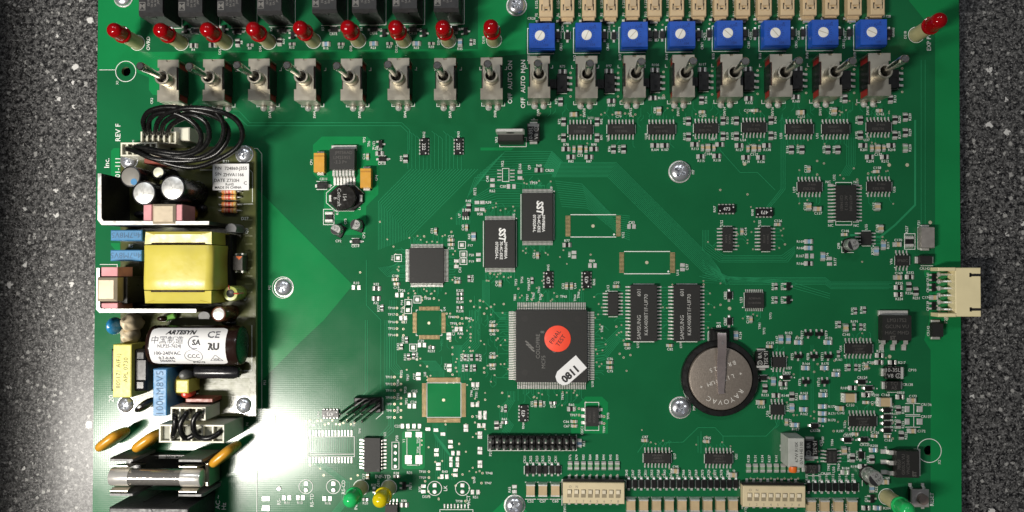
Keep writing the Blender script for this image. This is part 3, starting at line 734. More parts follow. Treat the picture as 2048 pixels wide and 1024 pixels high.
g.text('FINAL', -5, 4, 8.2, 15.4, 55, 1); g.text('TEST', 6, -3.5, 8.2, 15.4, 55, 1)
st = obj('round_sticker', g.mesh('round_sticker'), CPU, (12, 15, 0), 0, 'round fluorescent red sticker reading FINAL TEST')
g = G(M_PAPER, M_INK)
g.prism([(29, 16.5), (-20, 16.5), (-29, 11.5), (-33, 3), (-33, -3), (-29, -11.5), (-20, -16.5), (29, -16.5)], 14.3, 15.0, 0)
g.text('0811', -5, -4, 14, 15.3, 0, 1, 0.045)
g2 = obj('date_sticker', g.mesh('date_sticker'), CPU, (37, -49, 0.2), 41.5, 'white sticker with rounded end printed 0811')

# resistor networks
def rnet(u, v, rot, txt, ref, ru, rv, rr=90):
    def mk_l():
        g = G(M_LEAD, M_WHITEC)
        for s in (1, -1):
            for i in range(5): g.box((i - 2) * 6.8 - 2, (i - 2) * 6.8 + 2, s * 8 - 2.2, s * 8 + 2.2, 0.9, 3.6, 0, .8)
        g.box(-16, 16, -6, 6, .9, 3)
        return g.mesh('terminal_row')
    def mk_t():
        g = G(M_PRINTW); g.text(txt, 0, 0, 6.6, 6.9, 0, 0, .0); g.disc(-13, -3.5, 1.3, 6.9); g.disc(13, 3.5, 1.3, 6.9)
        return g.mesh('marking')
    part(BOARD, 'resistor_network', [('body', m_body(34, 15.5, 6.6, M_EPOXYD, .5)), ('terminal_row', cached('rnl', mk_l), 'stuff'), ('marking', cached('rnt' + txt, mk_t))], W(u, v, 5) - Vector((0, 0, 5)), rot, 'black resistor network printed %s beside the mark %s' % (txt, ref))
    if ref: S(ref, u + ru, v + rv, 4.8, rr)
for a in ((1453, 418, 0, '473', 'RN7', -24, 0), (1528.5, 425, 180, '473', 'RN8', -24, 0), (1096.5, 560, -90, '473', 'RN5', 0, -25), (1173, 560, 90, '473', 'RN6', 15, 4), (1046.6, 827, 90, '473', 'RN4', 0, 24), (660.6, 828, 180, '473', 'RN1', -24, 0), (848, 293.6, -90, '222', 'RN2', 0, -24), (917, 293, -90, '222', 'RN3', 0, -24)): rnet(*a)

# oscillator can
ic(1184, 833, 26, 39, 11, 3, 13, 8, 6, 0, [('0730S11', -5, 0, 4.4, 90), ('VCC8011', 4, 0, 4.4, 90)], None, None, 'black six-lead oscillator in a printed white frame', 'oscillator', sides='l')
sbox(1170, 804.5, 1197.5, 860.5); S('OSC1', 1164, 861, 5, 90)
for u, v, n in ((1208, 833, 'TP70'), (1208, 847, 'TP69'), (1158, 817, ''), (1158, 830, 'TP67')): via(u, v, 2.6)
S('TP70', 1216, 832, 4.5, 90); S('TP69', 1208, 859, 4.5, 90); S('TP67', 1147, 830, 4.8)

# wide chip lower left
ic(745, 909, 34, 69, 12, 9, 6.85, 10, 3.2, 0, None, None, (12, -30, 2.4), 'upright charcoal chip with wide leads left of the four-hole outline', sides='l'); S('U2', 770, 868, 4.8, 90)

# regulators in flat packages
def dpak(u, v, w, d, rot, nlead, text, label, ref, ru, rv, lead_len=20):
    h = 24
    gb = G(M_EPOXY); gb.loft(body_rings(w, d, h, 2, 1.6))
    gt = G(M_LEAD); gt.box(-w / 2 + 1, w / 2 - 1, d / 2 - 3, d / 2 + 8, 1, 8, 0, .8)
    ps = [('body', gb.mesh('body')), ('tab', gt.mesh('tab'))]
    for i in range(nlead):
        g = G(M_LEAD); x = (i - (nlead - 1) / 2) * (w * .74 / max(1, nlead - 1))
        lw = 4.6 if nlead > 3 else 8
        y = -d / 2
        z = 11
        pts = [(y + 1, z), (y - lead_len * .35, z), (y - lead_len * .5, 2.2), (y - lead_len, 1.6)]
        g.loft([[(x - lw / 2, yy, zz - 1), (x - lw / 2, yy, zz + 1.6), (x + lw / 2, yy, zz + 1.6), (x + lw / 2, yy, zz - 1)] for yy, zz in pts])
        ps.append(('lead', g.mesh('lead')))
    ps.append(('marking', m_text(text, h, M_PRINTD)))
    part(BOARD, 'voltage_regulator', ps, W(u, v, h) - Vector((0, 0, h)), rot, label)
    S(ref, u + ru, v + rv, 5, 90)
dpak(1794, 656, 58, 50, 0, 3, [('LM317S2', 0, 15, 7), ('GCUN VU', 0, 3, 7), ('HAC MHD', 0, -9, 7), ('ST', -8, -19, 7, 0, .05)], 'black three-lead regulator under the cream connector, marked VR5', 'VR5', -35, 24)
dpak(1816, 929, 54, 46, -90, 3, [('ST', 18, 12, 7, 180, .05), ('VNC04NV', 0, 0, 6, 180), ('GK0LX VU', 0, -9, 6, 180), ('7805F', 0, -17, 6, 180)], 'black three-lead regulator beside the mounting hole, marked VR4', 'VR4', -45, -30)
dpak(684, 318, 53, 44, 0, 7, [('LM2595S', 0, 3, 6.5), ('JM75RAD', 3, 12, 6), ('-3.3 P+', -3, -6, 6.5)], 'black seven-lead regulator between two amber capacitors', 'VR1', -45, 0, 28)

# tab transistors beside the manual switches
for u, v in ((1124, 167), (1219, 167), (1310, 165), (1407, 163), (1498, 162), (1595, 160), (1691, 160), (1787, 158)):
    def mk_b():
        g = G(M_EPOXYD); g.loft(body_rings(21, 38, 9)); return g.mesh('body')
    def mk_l():
        g = G(M_LEAD)
        g.x = Matrix.Rotation(R(-90), 4, 'Z')
        for i in (-1, 0, 1): lead(g, i * 12, 10.5, 1, 4.5, 9, 10)
        g.x = Matrix.Identity(4)
        return g.mesh('lead_row')
    def mk_t():
        g = G(M_EPOXYD)
        for i in range(3): g.box(-24 + 4.4 * i, -20.8 + 4.4 * i, -9, 9, 1, 5)
        g.box(-24.5, -10, -8.6, 8.6, 1, 3.4); return g.mesh('tab')
    part(BOARD, 'power_transistor', [('body', cached('ptb', mk_b)), ('lead_row', cached('ptl', mk_l), 'stuff'), ('tab', cached('ptt', mk_t))], W(u, v, 6) - Vector((0, 0, 6)))
    sl([(u - 10, v + 20.5), (u + 10, v + 20.5)]); via(u + 17, v - 21, 2.3); via(u + 17, v + 26, 2.3)
for n, u, v in (('R75', 1125, 133), ('R97', 1218, 132), ('R106', 1311, 130), ('R117', 1405, 129)): S(n, u, v)

# moulded tantalum capacitors
def tant(u, v, w, d, h, rot, amber, label, ref='', ru=0, rv=0):
    g = G(M_AMBER if amber else M_EPOXYD, M_PRINTW if not amber else M_AMBER, M_LEAD)
    g.loft(body_rings(w, d, h, 2, 1.0))
    gl = G(M_LEAD); gl.box(-w / 2 - 4, -w / 2 + .3, -d * .3, d * .3, 1, h * .45, 0, .8)
    gl2 = G(M_LEAD); gl2.box(w / 2 - .3, w / 2 + 4, -d * .3, d * .3, 1, h * .45, 0, .8)
    ps = [('body', g.mesh('body')), ('terminal', gl.mesh('terminal')), ('terminal', gl2.mesh('terminal'))]
    gm = G(M_PRINT if not amber else mat('amber_band', (0.45, 0.20, 0.02), .4))
    if amber: gm.rect(-w / 2 + 7, 0, 3, d - 3, h + .2)
    else:
        gm.rect(w / 2 - 4.2, 0, 5, d - 2.4, h + .2)
        gm.text('10-35L', -3.4, 6 * d / 26, 7.4, h + .2); gm.text('V8', -9, -5.5 * d / 26, 7.4, h + .2); gm.ring(6, -5.5 * d / 26, 4.4, 1.0, h + .2, 0, 20); gm.text('2', 6, -5.5 * d / 26, 5, h + .2)
        gm.line([(10.8, -11), (10.8, -1)], 1, h + .2)
    ps.append(('marking', gm.mesh('marking')))
    part(BOARD, 'tantalum_capacitor', ps, W(u, v, h) - Vector((0, 0, h)), rot, label)
    if ref: S(ref, u + ru, v + rv, 5, 90)
tant(638, 325, 40, 23, 20, -90, True, 'amber block capacitor left of the seven-lead regulator', 'CP1', -15, 0)
tant(731, 356, 40, 23, 20, -90, True, 'amber block capacitor right of the seven-lead regulator', 'CP4', 22, 0)
tant(1067, 264, 36, 25, 17, 90, False, 'black block capacitor marked 10-35L beside the upright regulator')
sl([(1062, 240), (1076, 240)]); sdot(1068, 238)
tant(1525.5, 720, 34, 26, 17, -90, False, 'black block capacitor marked 10-35L at the coin cell holder')
tant(1790, 746, 35, 25, 17, 0, False, 'black block capacitor marked 10-35L under regulator VR5', )
S('CP10', 1824, 740, 5)
tant(1623, 900, 38, 27, 17, -90, False, 'black block capacitor marked 10-35L beside the grey trimmer', 'CP7', 19, -14)

# square power diodes
def pdiode(u, v, w, d, h, rot, txt, label, ref, ru, rv, rr=0):
    g = G(M_EPOXY); g.loft(body_rings(w, d, h, 2, 1.4))
    ps = [('body', g.mesh('body'))]
    for s in (-1, 1):
        gl = G(M_LEAD); gl.box(min(s * (w / 2 - .4), s * (w / 2 + 5)), max(s * (w / 2 - .4), s * (w / 2 + 5)), -d * .36, d * .36, 1, h * .4, 0, .8); ps.append(('terminal', gl.mesh('terminal')))
    if txt: ps.append(('marking', m_text([(t, 0, 4.5 - 8 * i, 6.5, 0) for i, t in enumerate(txt)], h, M_PRINTD)))
    part(BOARD, 'power_diode', ps, W(u, v, h) - Vector((0, 0, h)), rot, label); S(ref, u + ru, v + rv, 5, rr)
    sl([(u - w / 2, v + d / 2 + 2.5), (u + w / 2, v + d / 2 + 2.5)] if rot % 180 == 0 else [(u - d / 2 - 2.5, v - w / 2), (u - d / 2 - 2.5, v + w / 2)])
pdiode(1853, 520, 25, 18, 14, 0, None, 'black block diode marked CR142 under the silver fuse', 'CR142', -4, 17)
pdiode(1876, 660, 28, 23, 15, 90, None, 'black block diode marked CR143 below the cream connector', 'CR143', -20, 2, 90)
pdiode(1788, 772, 29, 20, 13, 0, ['TCI', 'A5'], 'black block diode marked CR138', 'CR138', 27, -3)
pdiode(1625, 939, 25, 19, 13, 0, ['TCI', 'A5'], 'black block diode marked CR105', 'CR105', 26, 8)
part(BOARD, 'surface_fuse', [('body', m_body(28, 42, 18, mat('dull_silver_shell', (.42, .39, .36), .42, .55), 1.5)), ('terminal', cached('sft', lambda: G(M_LEAD).box(-8, 8, -25, 25, 1, 6, 0, .8).mesh('terminal')))], W(1856, 475, 18) - Vector((0, 0, 18)), 0, 'dull silver box fuse marked F21')
S('F21', 1837, 446, 5, 90); sbox(1835, 454, 1842, 498)
def mk():
    return m_chip(20, 16, 6, M_RBLK)
for u, v, n, ru in ((1819, 483, 'R227', -6), (657.7, 434, 'R14', 17)):
    part(BOARD, 'chip_resistor', [('chip_resistor', mk())], W(u, v, 5) - Vector((0, 0, 5)), 90); sbox(u - 10.5, v - 15.5, u + 10.5, v + 15.5); S(n, u + ru, v - (24 if n == 'R227' else 10), 5, 90)

# round electrolytic cans
def ecan(u, v, r, h, rot, label, parent=None, base=True, z0=0):
    gc = G(mat('can_aluminium', (.55, .55, .53), .3, .65, .05)); gc.lathe([(r - .6, 6), (r, 7), (r, h * .25), (r - 1, h * .3), (r, h * .35), (r, h - 2), (r - 1.4, h)], 28)
    gb = G(M_EPOXYD); b = r + 1.6
    gb.prism([(-b, -b), (b, -b), (b, b * .4), (b * .4, b), (-b * .4, b), (-b, b * .4)], 1, 6, 0, .8)
    gm = G(M_INK)
    gm.add([(r * .92 * math.cos(a), r * .92 * math.sin(a), h + .2) for a in [R(110 + 14 * i) for i in range(11)]], [list(range(11))])
    gm.text('47', r * .3, r * .25, r * .45, h + .2); gm.text('16V', r * .25, -r * .3, r * .4, h + .2)
    part(BOARD, 'electrolytic_capacitor', [('can', gc.mesh('can')), ('base', gb.mesh('base')), ('marking', gm.mesh('marking'))], W(u, v, h) - Vector((0, 0, h)), rot, label)
ecan(1707, 489, 11.5, 30, 20, 'small silver can capacitor beside chip U35'); sl([(1683, 482), (1683, 505), (1707, 505)]); S('CP8', 1677, 492, 5, 90)
ecan(1752, 958, 14.5, 46, 40, 'silver can capacitor above the green indicator light'); sl([(1724, 972), (1724, 941), (1746, 941)])
ecan(671, 459, 10.5, 30, 60, 'silver can capacitor nearer the power supply, one of two below the inductor'); S('CP2', 677, 482, 5)
ecan(710.5, 449, 10.5, 30, -20, 'silver can capacitor on the far side from the power supply, one of two below the inductor'); S('CP3', 728, 471, 5, 90); S('CP?'.replace('?', '5'), 691, 443, 5, 90)

# drum inductor
def inductor():
    gb = G(M_EPOXYD); gb.prism([(-35, -9), (-17, -25), (17, -25), (35, -9), (35, 9), (17, 25), (-17, 25), (-35, 9)], 1, 8, 0, 1.5)
    gd = G(mat('ferrite', (.016, .015, .014), .22)); gd.lathe([(23, 8), (23, 12), (19, 14), (19, 20), (25, 22), (25, 27), (23.6, 28.6)], 40)
    gm = G(M_PRINT); gm.text('Coilcraft', -8, 0, 7.2, 28.9, -90); gm.text('154', 3, 0, 7, 28.9, -90); gm.text('B', -16, -2, 6, 28.9, -90)
    ps = [('base', gb.mesh('base')), ('drum', gd.mesh('drum')), ('marking', gm.mesh('marking'))]
    for s in (-1, 1):
        g = G(M_LEAD); g.box(s * 31 - 3, s * 31 + 3, -7, 7, 2, 9, 0, 1); ps.append(('terminal', g.mesh('terminal')))
    part(BOARD, 'inductor', ps, W(690, 396, 14) - Vector((0, 0, 14)), 0, 'eight-sided black drum inductor printed in white script'); S('L1', 719, 417, 5, 90)
    sl([(655 + 35 - 37, 396 - 10), (690 - 18, 369), (690 + 18, 369), (727, 386), (727, 406), (708, 422), (672, 422), (653, 406)], 1.2, True)
inductor()

# upright regulator VR3
def to220():
    p = W(1024, 284, 0)
    gb = G(M_EPOXY); gb.box(-25, 25, -8, 10, 16, 62, 0, 2)
    gt = G(M_LEAD)
    n = 24
    o_ = [(-27, 62), (27, 62), (27, 96), (24, 100), (-24, 100), (-27, 96)]
    vs = [(x, y, z) for y in (5, 10) for x, z in o_]
    gt.add(vs, [[0, 1, 2, 3, 4, 5], [11, 10, 9, 8, 7, 6]] + [[i, 6 + i, 6 + (i + 1) % 6, (i + 1) % 6] for i in range(6)])
    gh = G(M_DARKIN); gh.x = Matrix.Translation((0, 4.85, 84)) @ Matrix.Rotation(R(90), 4, 'X'); gh.lathe([(8, 0), (8, .1)], 24)
    ps = [('body', gb.mesh('body')), ('tab', gt.mesh('tab')), ('tab_hole', gh.mesh('tab_hole'))]
    for i in (-1, 0, 1):
        g = G(M_LEAD); g.box(i * 13.6 - 2.5, i * 13.6 + 2.5, -2, 1, 0, 17); ps.append(('lead', g.mesh('lead')))
    part(BOARD, 'voltage_regulator', ps, p, 0, 'upright black regulator with a pale metal tab'); sbox(999.5, 275, 1052.5, 293.5); S('VR3', 993, 280, 5, 90)
to220()

# ------------------------------------------------------------------ toggle switches
def toggle(u, v, label):
    ZB = 56
    def bracket():
        g = G(M_STEEL)
        o_ = [(-21, 41), (-4, 41), (-3, 37.5), (3, 37.5), (4, 41), (21, 41), (21, 26), (17, 26), (17, -19), (21.5, -19), (21.5, -41), (-21.5, -41), (-21.5, -19), (-17, -19), (-17, 26), (-21, 26)]
        n = len(o_)
        vs = [(x, y, ZB - 3.5) for x, y in o_] + [(x, y, ZB) for x, y in o_]
        from mathutils.geometry import tessellate_polygon
        tri = tessellate_polygon([[Vector((x, y, 0)) for x, y in o_]])
        fs = []
        for t in tri:
            a, b, c = (Vector((*o_[i], 0)) for i in t)
            t = list(t) if (b - a).cross(c - a).z > 0 else list(t)[::-1]
            fs.append([n + i for i in t]); fs.append(t[::-1])
        for i in range(n): fs.append([(i + 1) % n, i, n + i, n + (i + 1) % n])
        g.add(vs, fs)
        # folded legs down to the board, slightly raked
        for s in (1, -1):
            y = s * 41
            g.loft([[(-21, y - s * 3, ZB - 3.6), (21, y - s * 3, ZB - 3.6), (21, y + s * .0, ZB - 1.2), (-21, y, ZB - 1.2)],
                    [(-20, y - s * 2.6, 8), (20, y - s * 2.6, 8), (20, y + s * .4, 8), (-20, y + s * .4, 8)],
                    [(-17, y - s * 2.6, 1), (17, y - s * 2.6, 1), (17, y + s * .4, 1), (-17, y + s * .4, 1)]])
        return g.mesh('bracket')
    def bodym():
        g = G(M_RED); g.box(-17.5, 17.5, -37, 37, 6, ZB - 4, 0); return g.mesh('body')
    def shield():
        g = G(M_EPOXYD); g.box(-19.5, 19.5, -24, 26, 5, ZB - 4, 0); return g.mesh('side_shield')
    def bush():
        g = G(M_STEEL); g.lathe([(14, ZB - .5), (14, ZB + 3), (13.2, ZB + 4), (13.4, ZB + 20), (14.2, ZB + 27), (13.4, ZB + 29), (10.2, ZB + 29), (9.6, ZB + 27), (9.6, ZB + 10)], 32); return g.mesh('bushing')
    def bore():
        g = G(M_DARKIN); g.lathe([(9.5, ZB + 9), (9.5, ZB + 14), (5, ZB + 19)], 24); return g.mesh('bore')
    def lever():
        g = G(M_LEVER); g.lathe([(4.6, ZB + 8), (4.6, ZB + 26), (5.4, ZB + 40), (7.7, ZB + 98), (7.9, ZB + 112), (7.4, ZB + 115.5), (6.0, ZB + 117)], 24); return g.mesh('lever')
    def solder():
        g = G(M_PAD)
        for x in (-9, 9): g.lathe([(6.6, .9), (6.2, 2.5), (3.5, 5), (1.8, 7)], 16, 0, x, -46)
        return g.mesh('solder_joint')
    p = W(u, v, ZB) - Vector((0, 0, ZB))
    e = part(BOARD, 'toggle_switch', [('bracket', cached('tgb', bracket)), ('body', cached('tgr', bodym)), ('side_shield', cached('tgs', shield)), ('bushing', cached('tgu', bush)), ('bore', cached('tgo', bore)), ('lever', cached('tgl', lever)), ('solder_joint', cached('tgj', solder), 'stuff')], p, 0, label)
    for c in e.children:
        if c.name.startswith('lever'): c.rotation_euler = (R(random.uniform(-0.6, 0.6)), R(random.uniform(-0.6, 0.6)), 0)
    # printed corners on the board
    x, y = p.x, p.y
    for sx in (-1, 1):
        for sy in (-1, 1):
            SILK.line([(x + sx * 23, y + sy * 36), (x + sx * 23, y + sy * 43), (x + sx * 16, y + sy * 43)] if sy < 0 else [(x + sx * 23, y + 30), (x + sx * 27, y + 30), (x + sx * 27, y + 36)], 1.1, ZS)
    return p
TG = [(336, 161), (427, 160), (518, 159), (610, 159), (703, 159), (797, 158), (890, 158), (983, 157), (1078, 154), (1173, 154), (1269, 153), (1367, 152), (1463, 151), (1562, 151), (1661, 150), (1759, 149)]
ORD = ['first', 'second', 'third', 'fourth', 'fifth', 'sixth', 'seventh', 'eighth']
SWN = ['', '2', '3', '4', '5', '6', '7', '8', '9', '10', '12', '13', '14', '16', '17', '18']
for i, (u, v) in enumerate(TG):
    p = toggle(u, v, ('%s toggle switch of the eight under the red indicator lights' if i < 8 else '%s toggle switch of the eight under the blue trimmers') % ORD[i % 8])
    if SWN[i]: SILK.text('SW' + SWN[i], p.x + (4 if i < 8 else -2), p.y - 59, 5, ZS, 90, 0, .02)
for t, v in (('OFF', 197), ('AUTO', 162), ('ON', 131)): S(t, 1020, v, 8.6, 90, .01)
for t, v in (('OFF', 206), ('AUTO', 169), ('MAN', 133)): S(t, 1046, v, 8.6, 90, .01)

# ------------------------------------------------------------------ relays
for i, (x0, yb) in enumerate(((277, 25), (356, 25), (434, 24), (514, 21), (624, 18), (704, 17), (785, 16), (868, 15))):
    h = 82; w = 49
    def mk_b():
        g = G(M_RELAY)
        g.loft([[(-24.5, -52, 3), (24.5, -52, 3), (24.5, 52, 3), (-24.5, 52, 3)], [(-24.5, -52, h - 6), (24.5, -52, h - 6), (24.5, 52, h - 6), (-24.5, 52, h - 6)], [(-24.5, -49, h - 3), (24.5, -49, h - 3), (24.5, 52, h - 3), (-24.5, 52, h - 3)], [(-23.5, -46, h), (23.5, -46, h), (23.5, 51, h), (-23.5, 51, h)]])
        return g.mesh('case')
    def mk_r():
        g = G(M_EPOXYD); g.box(-5.5, 5.5, -53.6, -51.9, h - 17, h - 8); return g.mesh('vent_tab')
    def mk_s():
        g = G(mat('clear_grey_skirt', (.10, .10, .09), .25)); g.box(-24, 24, -51.2, 51.2, .8, 3.2); return g.mesh('skirt')
    def mk_m():
        g = G(M_CPUPR)
        g.line([(-22, -41), (-11, -41), (-11, -26), (-22, -26)], 1.1, h + .2, 0, True); g.text('M', -16.5, -33.5, 9, h + .2, 0, 0, .02)
        for x, t in ((-4, 'JQ1B-24V'), (2.5, '5A 250VAC'), (9, '5A 30VDC'), (15.5, 'JAPAN')): g.text(t, x, -22, 4.0, h + .2, 90)
        return g.mesh('marking')
    part(BOARD, 'relay', [('case', cached('rlb', mk_b)), ('vent_tab', cached('rlr', mk_r)), ('skirt', cached('rls', mk_s)), ('marking', cached('rlm', mk_m))], W(x0 + 24.5, yb - 47, h) - Vector((0, 0, h)), 0, '%s black relay of the row along the upper edge' % ORD[i])
    b = W(x0 + 24.5, yb - 47, h)
    SILK.line([(b.x - 27, b.y - 54), (b.x + 27, b.y - 54)], 1.2, ZS); SILK.line([(b.x + 27, b.y - 54), (b.x + 27, b.y + 40)], 1.2, ZS)

# ------------------------------------------------------------------ indicator lights on spacers
def led(u, v, lens, label, rot=0, zs=58, zl=104):
    def mk_s():
        g = G(M_SPACER); g.lathe([(14, 1), (14, zs - 1), (13.2, zs)], 28); return g.mesh('spacer')
    def mk_l():
        g = G(lens); r = 14.6
        pr = [(11, zs + .4), (16.6, zs + .6), (16.9, zs + 2), (16.9, zs + 6.5), (16.3, zs + 7.6), (r, zs + 8), (r, zl - 12)]
        for k in range(1, 8): a = R(k * 12.4); pr.append((r * math.cos(a), zl - 12 + 13 * math.sin(a)))
        g.lathe(pr, 32); return g.mesh('lens')
    def mk_d():
        g = G(M_LEAD); g.box(-6, -1.5, -2.2, 2.2, zs + 2, zs + 20, 0, 1); g.box(1.5, 5, -1.6, 1.6, zs + 2, zs + 22, 0, 1); return g.mesh('die_frame')
    part(BOARD, 'indicator_light', [('spacer', cached(('lds', zs), mk_s)), ('lens', cached(('ldl', zs, zl, lens.name), mk_l)), ('die_frame', cached(('ldd', zs), mk_d), 'stuff')], W(u, v, 0), rot + random.uniform(-20, 20), label)
    p = W(u, v); SILK.ring(p.x, p.y, 15.4, 1.2, ZS)
LP = [(275, 86), (362.5, 86), (451, 85), (538, 84), (627, 82), (717, 81), (807.5, 81), (897, 81), (988, 80)]
for i, (u, v) in enumerate(LP):
    led(u, v, M_LEDR, ('%s red indicator light from the board edge by the relays' % ORD[i]) if i < 8 else 'red indicator light standing apart beside the upper screw and blue trimmers')
led(1832, 70, M_LEDR, 'lone red indicator light beside the EXP lettering', 0, 60, 110)
led(722, 975, M_LEDG, 'green indicator light beside the yellow one', 0)
led(778, 975, M_LEDY, 'yellow indicator light')
led(1773, 993, M_LEDG, 'green indicator light beside the reset button', 0, 60, 106)
S('OVRD', 297, 87, 7.2, 90, .01); S('DS18', 967, 80, 4.8, 90); S('DS1B', 1810, 70, 4.8, 90)
for n, u, v in (('DS3', 440, 104), ('DS4', 521, 98), ('DS8', 702, 97), ('DS12', 793, 98), ('DS14', 877, 83)): S(n, u, v, 4.8, 90)
S('EXP POWER', 1857, 70, 8, 90, .01); S('INF', 712, 1013, 6, 90); S('INF-TD', 766, 953, 7, 0, .01)
S('DS11', 757, 966, 4.8, 90)

# ------------------------------------------------------------------ blue trimmers
TP_ = [(1084, 71), (1177.5, 70), (1270, 68.5), (1365, 67.5), (1460, 66), (1555, 65.5), (1651, 64.5), (1748, 64)]
RVN = ['RV1', 'RV2', 'RV3', 'RV4', 'RV5', 'RV6', 'RV8', 'RV9']
for i, (u, v) in enumerate(TP_):
    h = 29
    def mk_b():
        g = G(M_BLUE)
        g.loft([[(-26, -26, 1), (26, -26, 1), (26, 25, 1), (-26, 25, 1)], [(-26, -26, h - 9), (26, -26, h - 9), (26, 25, h - 9), (-26, 25, h - 9)], [(-25.4, -25, h - 8), (25.4, -25, h - 8), (25.4, 25, h - 8), (-25.4, 25, h - 8)], [(-25.4, -25, h - 1), (25.4, -25, h - 1), (25.4, 25, h - 1), (-25.4, 25, h - 1)], [(-24.6, -24.2, h), (24.6, -24.2, h), (24.6, 24.2, h), (-24.6, 24.2, h)]])
        return g.mesh('housing')
    def mk_s():
        g = G(M_WHITEP, mat('screw_slot', (.55, .52, .44), .6)); g.lathe([(10, h - 3), (10, h + .8), (9.4, h + 1.4)], 32)
        g.x = Matrix.Rotation(R(58), 4, 'Z'); g.rect(0, 0, 18.6, 1.7, h + 1.6, 1); g.x = Matrix.Identity(4); return g.mesh('adjuster')
    def mk_m():
        g = G(M_BLUED)
        for k in range(20):
            a = R(k * 18); g.line([((13 * math.cos(a)) - 4, 13 * math.sin(a)), (16.5 * math.cos(a) - 4, 16.5 * math.sin(a))], 1.1, h + .15)
        for t, y in (('3386', 15), ('104', -19)): g.text(t, 8, y, 5, h + .15)
        g.disc(12, 19, 1.6, h + .18, 0, 10)
        return g.mesh('marking')
    e = part(BOARD, 'trimmer', [('housing', cached('rvb', mk_b)), ('adjuster', cached('rvs', mk_s)), ('marking', cached('rvm', mk_m))], W(u, v, h) - Vector((0, 0, h)), 0, '%s blue square trimmer in the row, counted from the red light' % ORD[i])
    for c in e.children:
        if c.name.startswith('adjuster'): c.location = (-4 * K, 0, 0); c.rotation_euler = (0, 0, R((0, 8, -12, 5, -100, 72, -78, -84)[i]))
    b = W(u, v, h)
    SILK.line([(b.x - 26, b.y + 22), (b.x - 29, b.y + 22), (b.x - 29, b.y - 29), (b.x + 24, b.y - 29)], 1.4, ZS)
    SILK.text(RVN[i], b.x - 27, b.y - 38, 5, ZS, 90, 0, .02)

# ------------------------------------------------------------------ tan fuse holders along the upper edge
FX = [1092, 1135, 1178.5, 1222, 1266, 1310, 1354.5, 1399, 1443, 1487, 1530, 1575.5, 1620, 1665, 1710, 1756]
for i, x in enumerate(FX):
    h = 22
    def mk_b():
        g = G(M_TAN); g.box(-13.5, 13.5, -6, 64, 1, h, 0, 1.2); g.box(-11.5, 11.5, -12, -5, 1, 13, 0, 1); return g.mesh('housing')
    def mk_c():
        g = G(mat('tan_fuse_cap', (.56, .43, .27), .4)); g.box(-6.5, 6.5, 12, 46, h - 2, h + 5, 0, 1.2); g.box(-7.5, -3, 4, 14, h - 2, h + 1.5); g.box(3, 7.5, 4, 14, h - 2, h + 1.5); return g.mesh('fuse_block')
    def mk_d():
        g = G(M_DARKIN); g.rect(0, 7.5, 14, 3, h + .3); g.rect(-8, 12, 2.4, 12, h + .3); g.rect(8, 12, 2.4, 12, h + .3); return g.mesh('slot')
    def mk_t():
        g = G(M_PAD); g.box(-8, 8, -15.5, -11.5, 1, 7, 0, 1.5); return g.mesh('terminal')
    y = 27 - 4 * i / 15
    part(BOARD, 'fuse_holder', [('housing', cached('fhb', mk_b)), ('fuse_block', cached('fhc', mk_c)), ('slot', cached('fhd', mk_d)), ('terminal', cached('fht', mk_t))], W(x, y, h) - Vector((0, 0, h)))
    S('F%d' % (5 + i), x - 19, y + 3, 5.2, 90); S('0.125A', x - 19, y - 20, 5.2, 90)

# ------------------------------------------------------------------ DIP switches
for u, v, ref, lb in ((1187.5, 987, 'SW11', 'beige eight-way DIP switch beside the three tan capacitors'), (1548.5, 994, 'SW15', 'beige eight-way DIP switch under the grey trimmer')):
    h = 24
    gb = G(M_BEIGE); gb.box(-60, 60, -21, 20, 3, h, 0, 1)
    ps = [('housing', gb.mesh('housing'))]
    def mk_w():
        g = G(mat('dip_well', (.30, .25, .16), .6)); g.box(-4.6, 4.6, -9, 7, h - .5, h + .25); return g.mesh('well')
    def mk_k():
        g = G(mat('dip_slider', (.74, .66, .50), .4)); g.box(-3.6, 3.6, -1.5, 6, h, h + 3.2, 0, .8); return g.mesh('slider')
    e = part(BOARD, 'dip_switch', ps + [('lead_row', m_leads(120, 42, 22, 8, 13.55, 8, 5), 'stuff'), ('marking', m_text([('O', -46, 12, 4.8), ('N', -33, 12, 4.8)] + [(str(k + 1), (k - 3.5) * 13.55, -16, 5) for k in range(8)], h, mat('dip_ink', (.25, .22, .17), .6)))], W(u, v - 1, h) - Vector((0, 0, h)), 0, lb)
    for k in range(8):
        obj('well', cached('dpw', mk_w), e, ((k - 3.5) * 13.55, 0, 0)); obj('slider', cached('dpk', mk_k), e, ((k - 3.5) * 13.55, 0, 0))
    gk = G(M_EPOXYD)
    obj('back_ledge', gk.box(-60, 60, 20.2, 25, 3, 16).mesh('back_ledge'), e)
    b = W(u, v, 0); SILK.line([(b.x - 63, b.y - 24), (b.x - 63, b.y + 27), (b.x + 63, b.y + 27)], 1.2, ZS)
    S(ref, u - 58, v + 29, 5, 90)
    for k in range(8):
        x = u + (k - 3.5) * 13.55; tr([(x, v - 42), (x, v - 22)], 1.3); via(x, v - 37, 1.9)

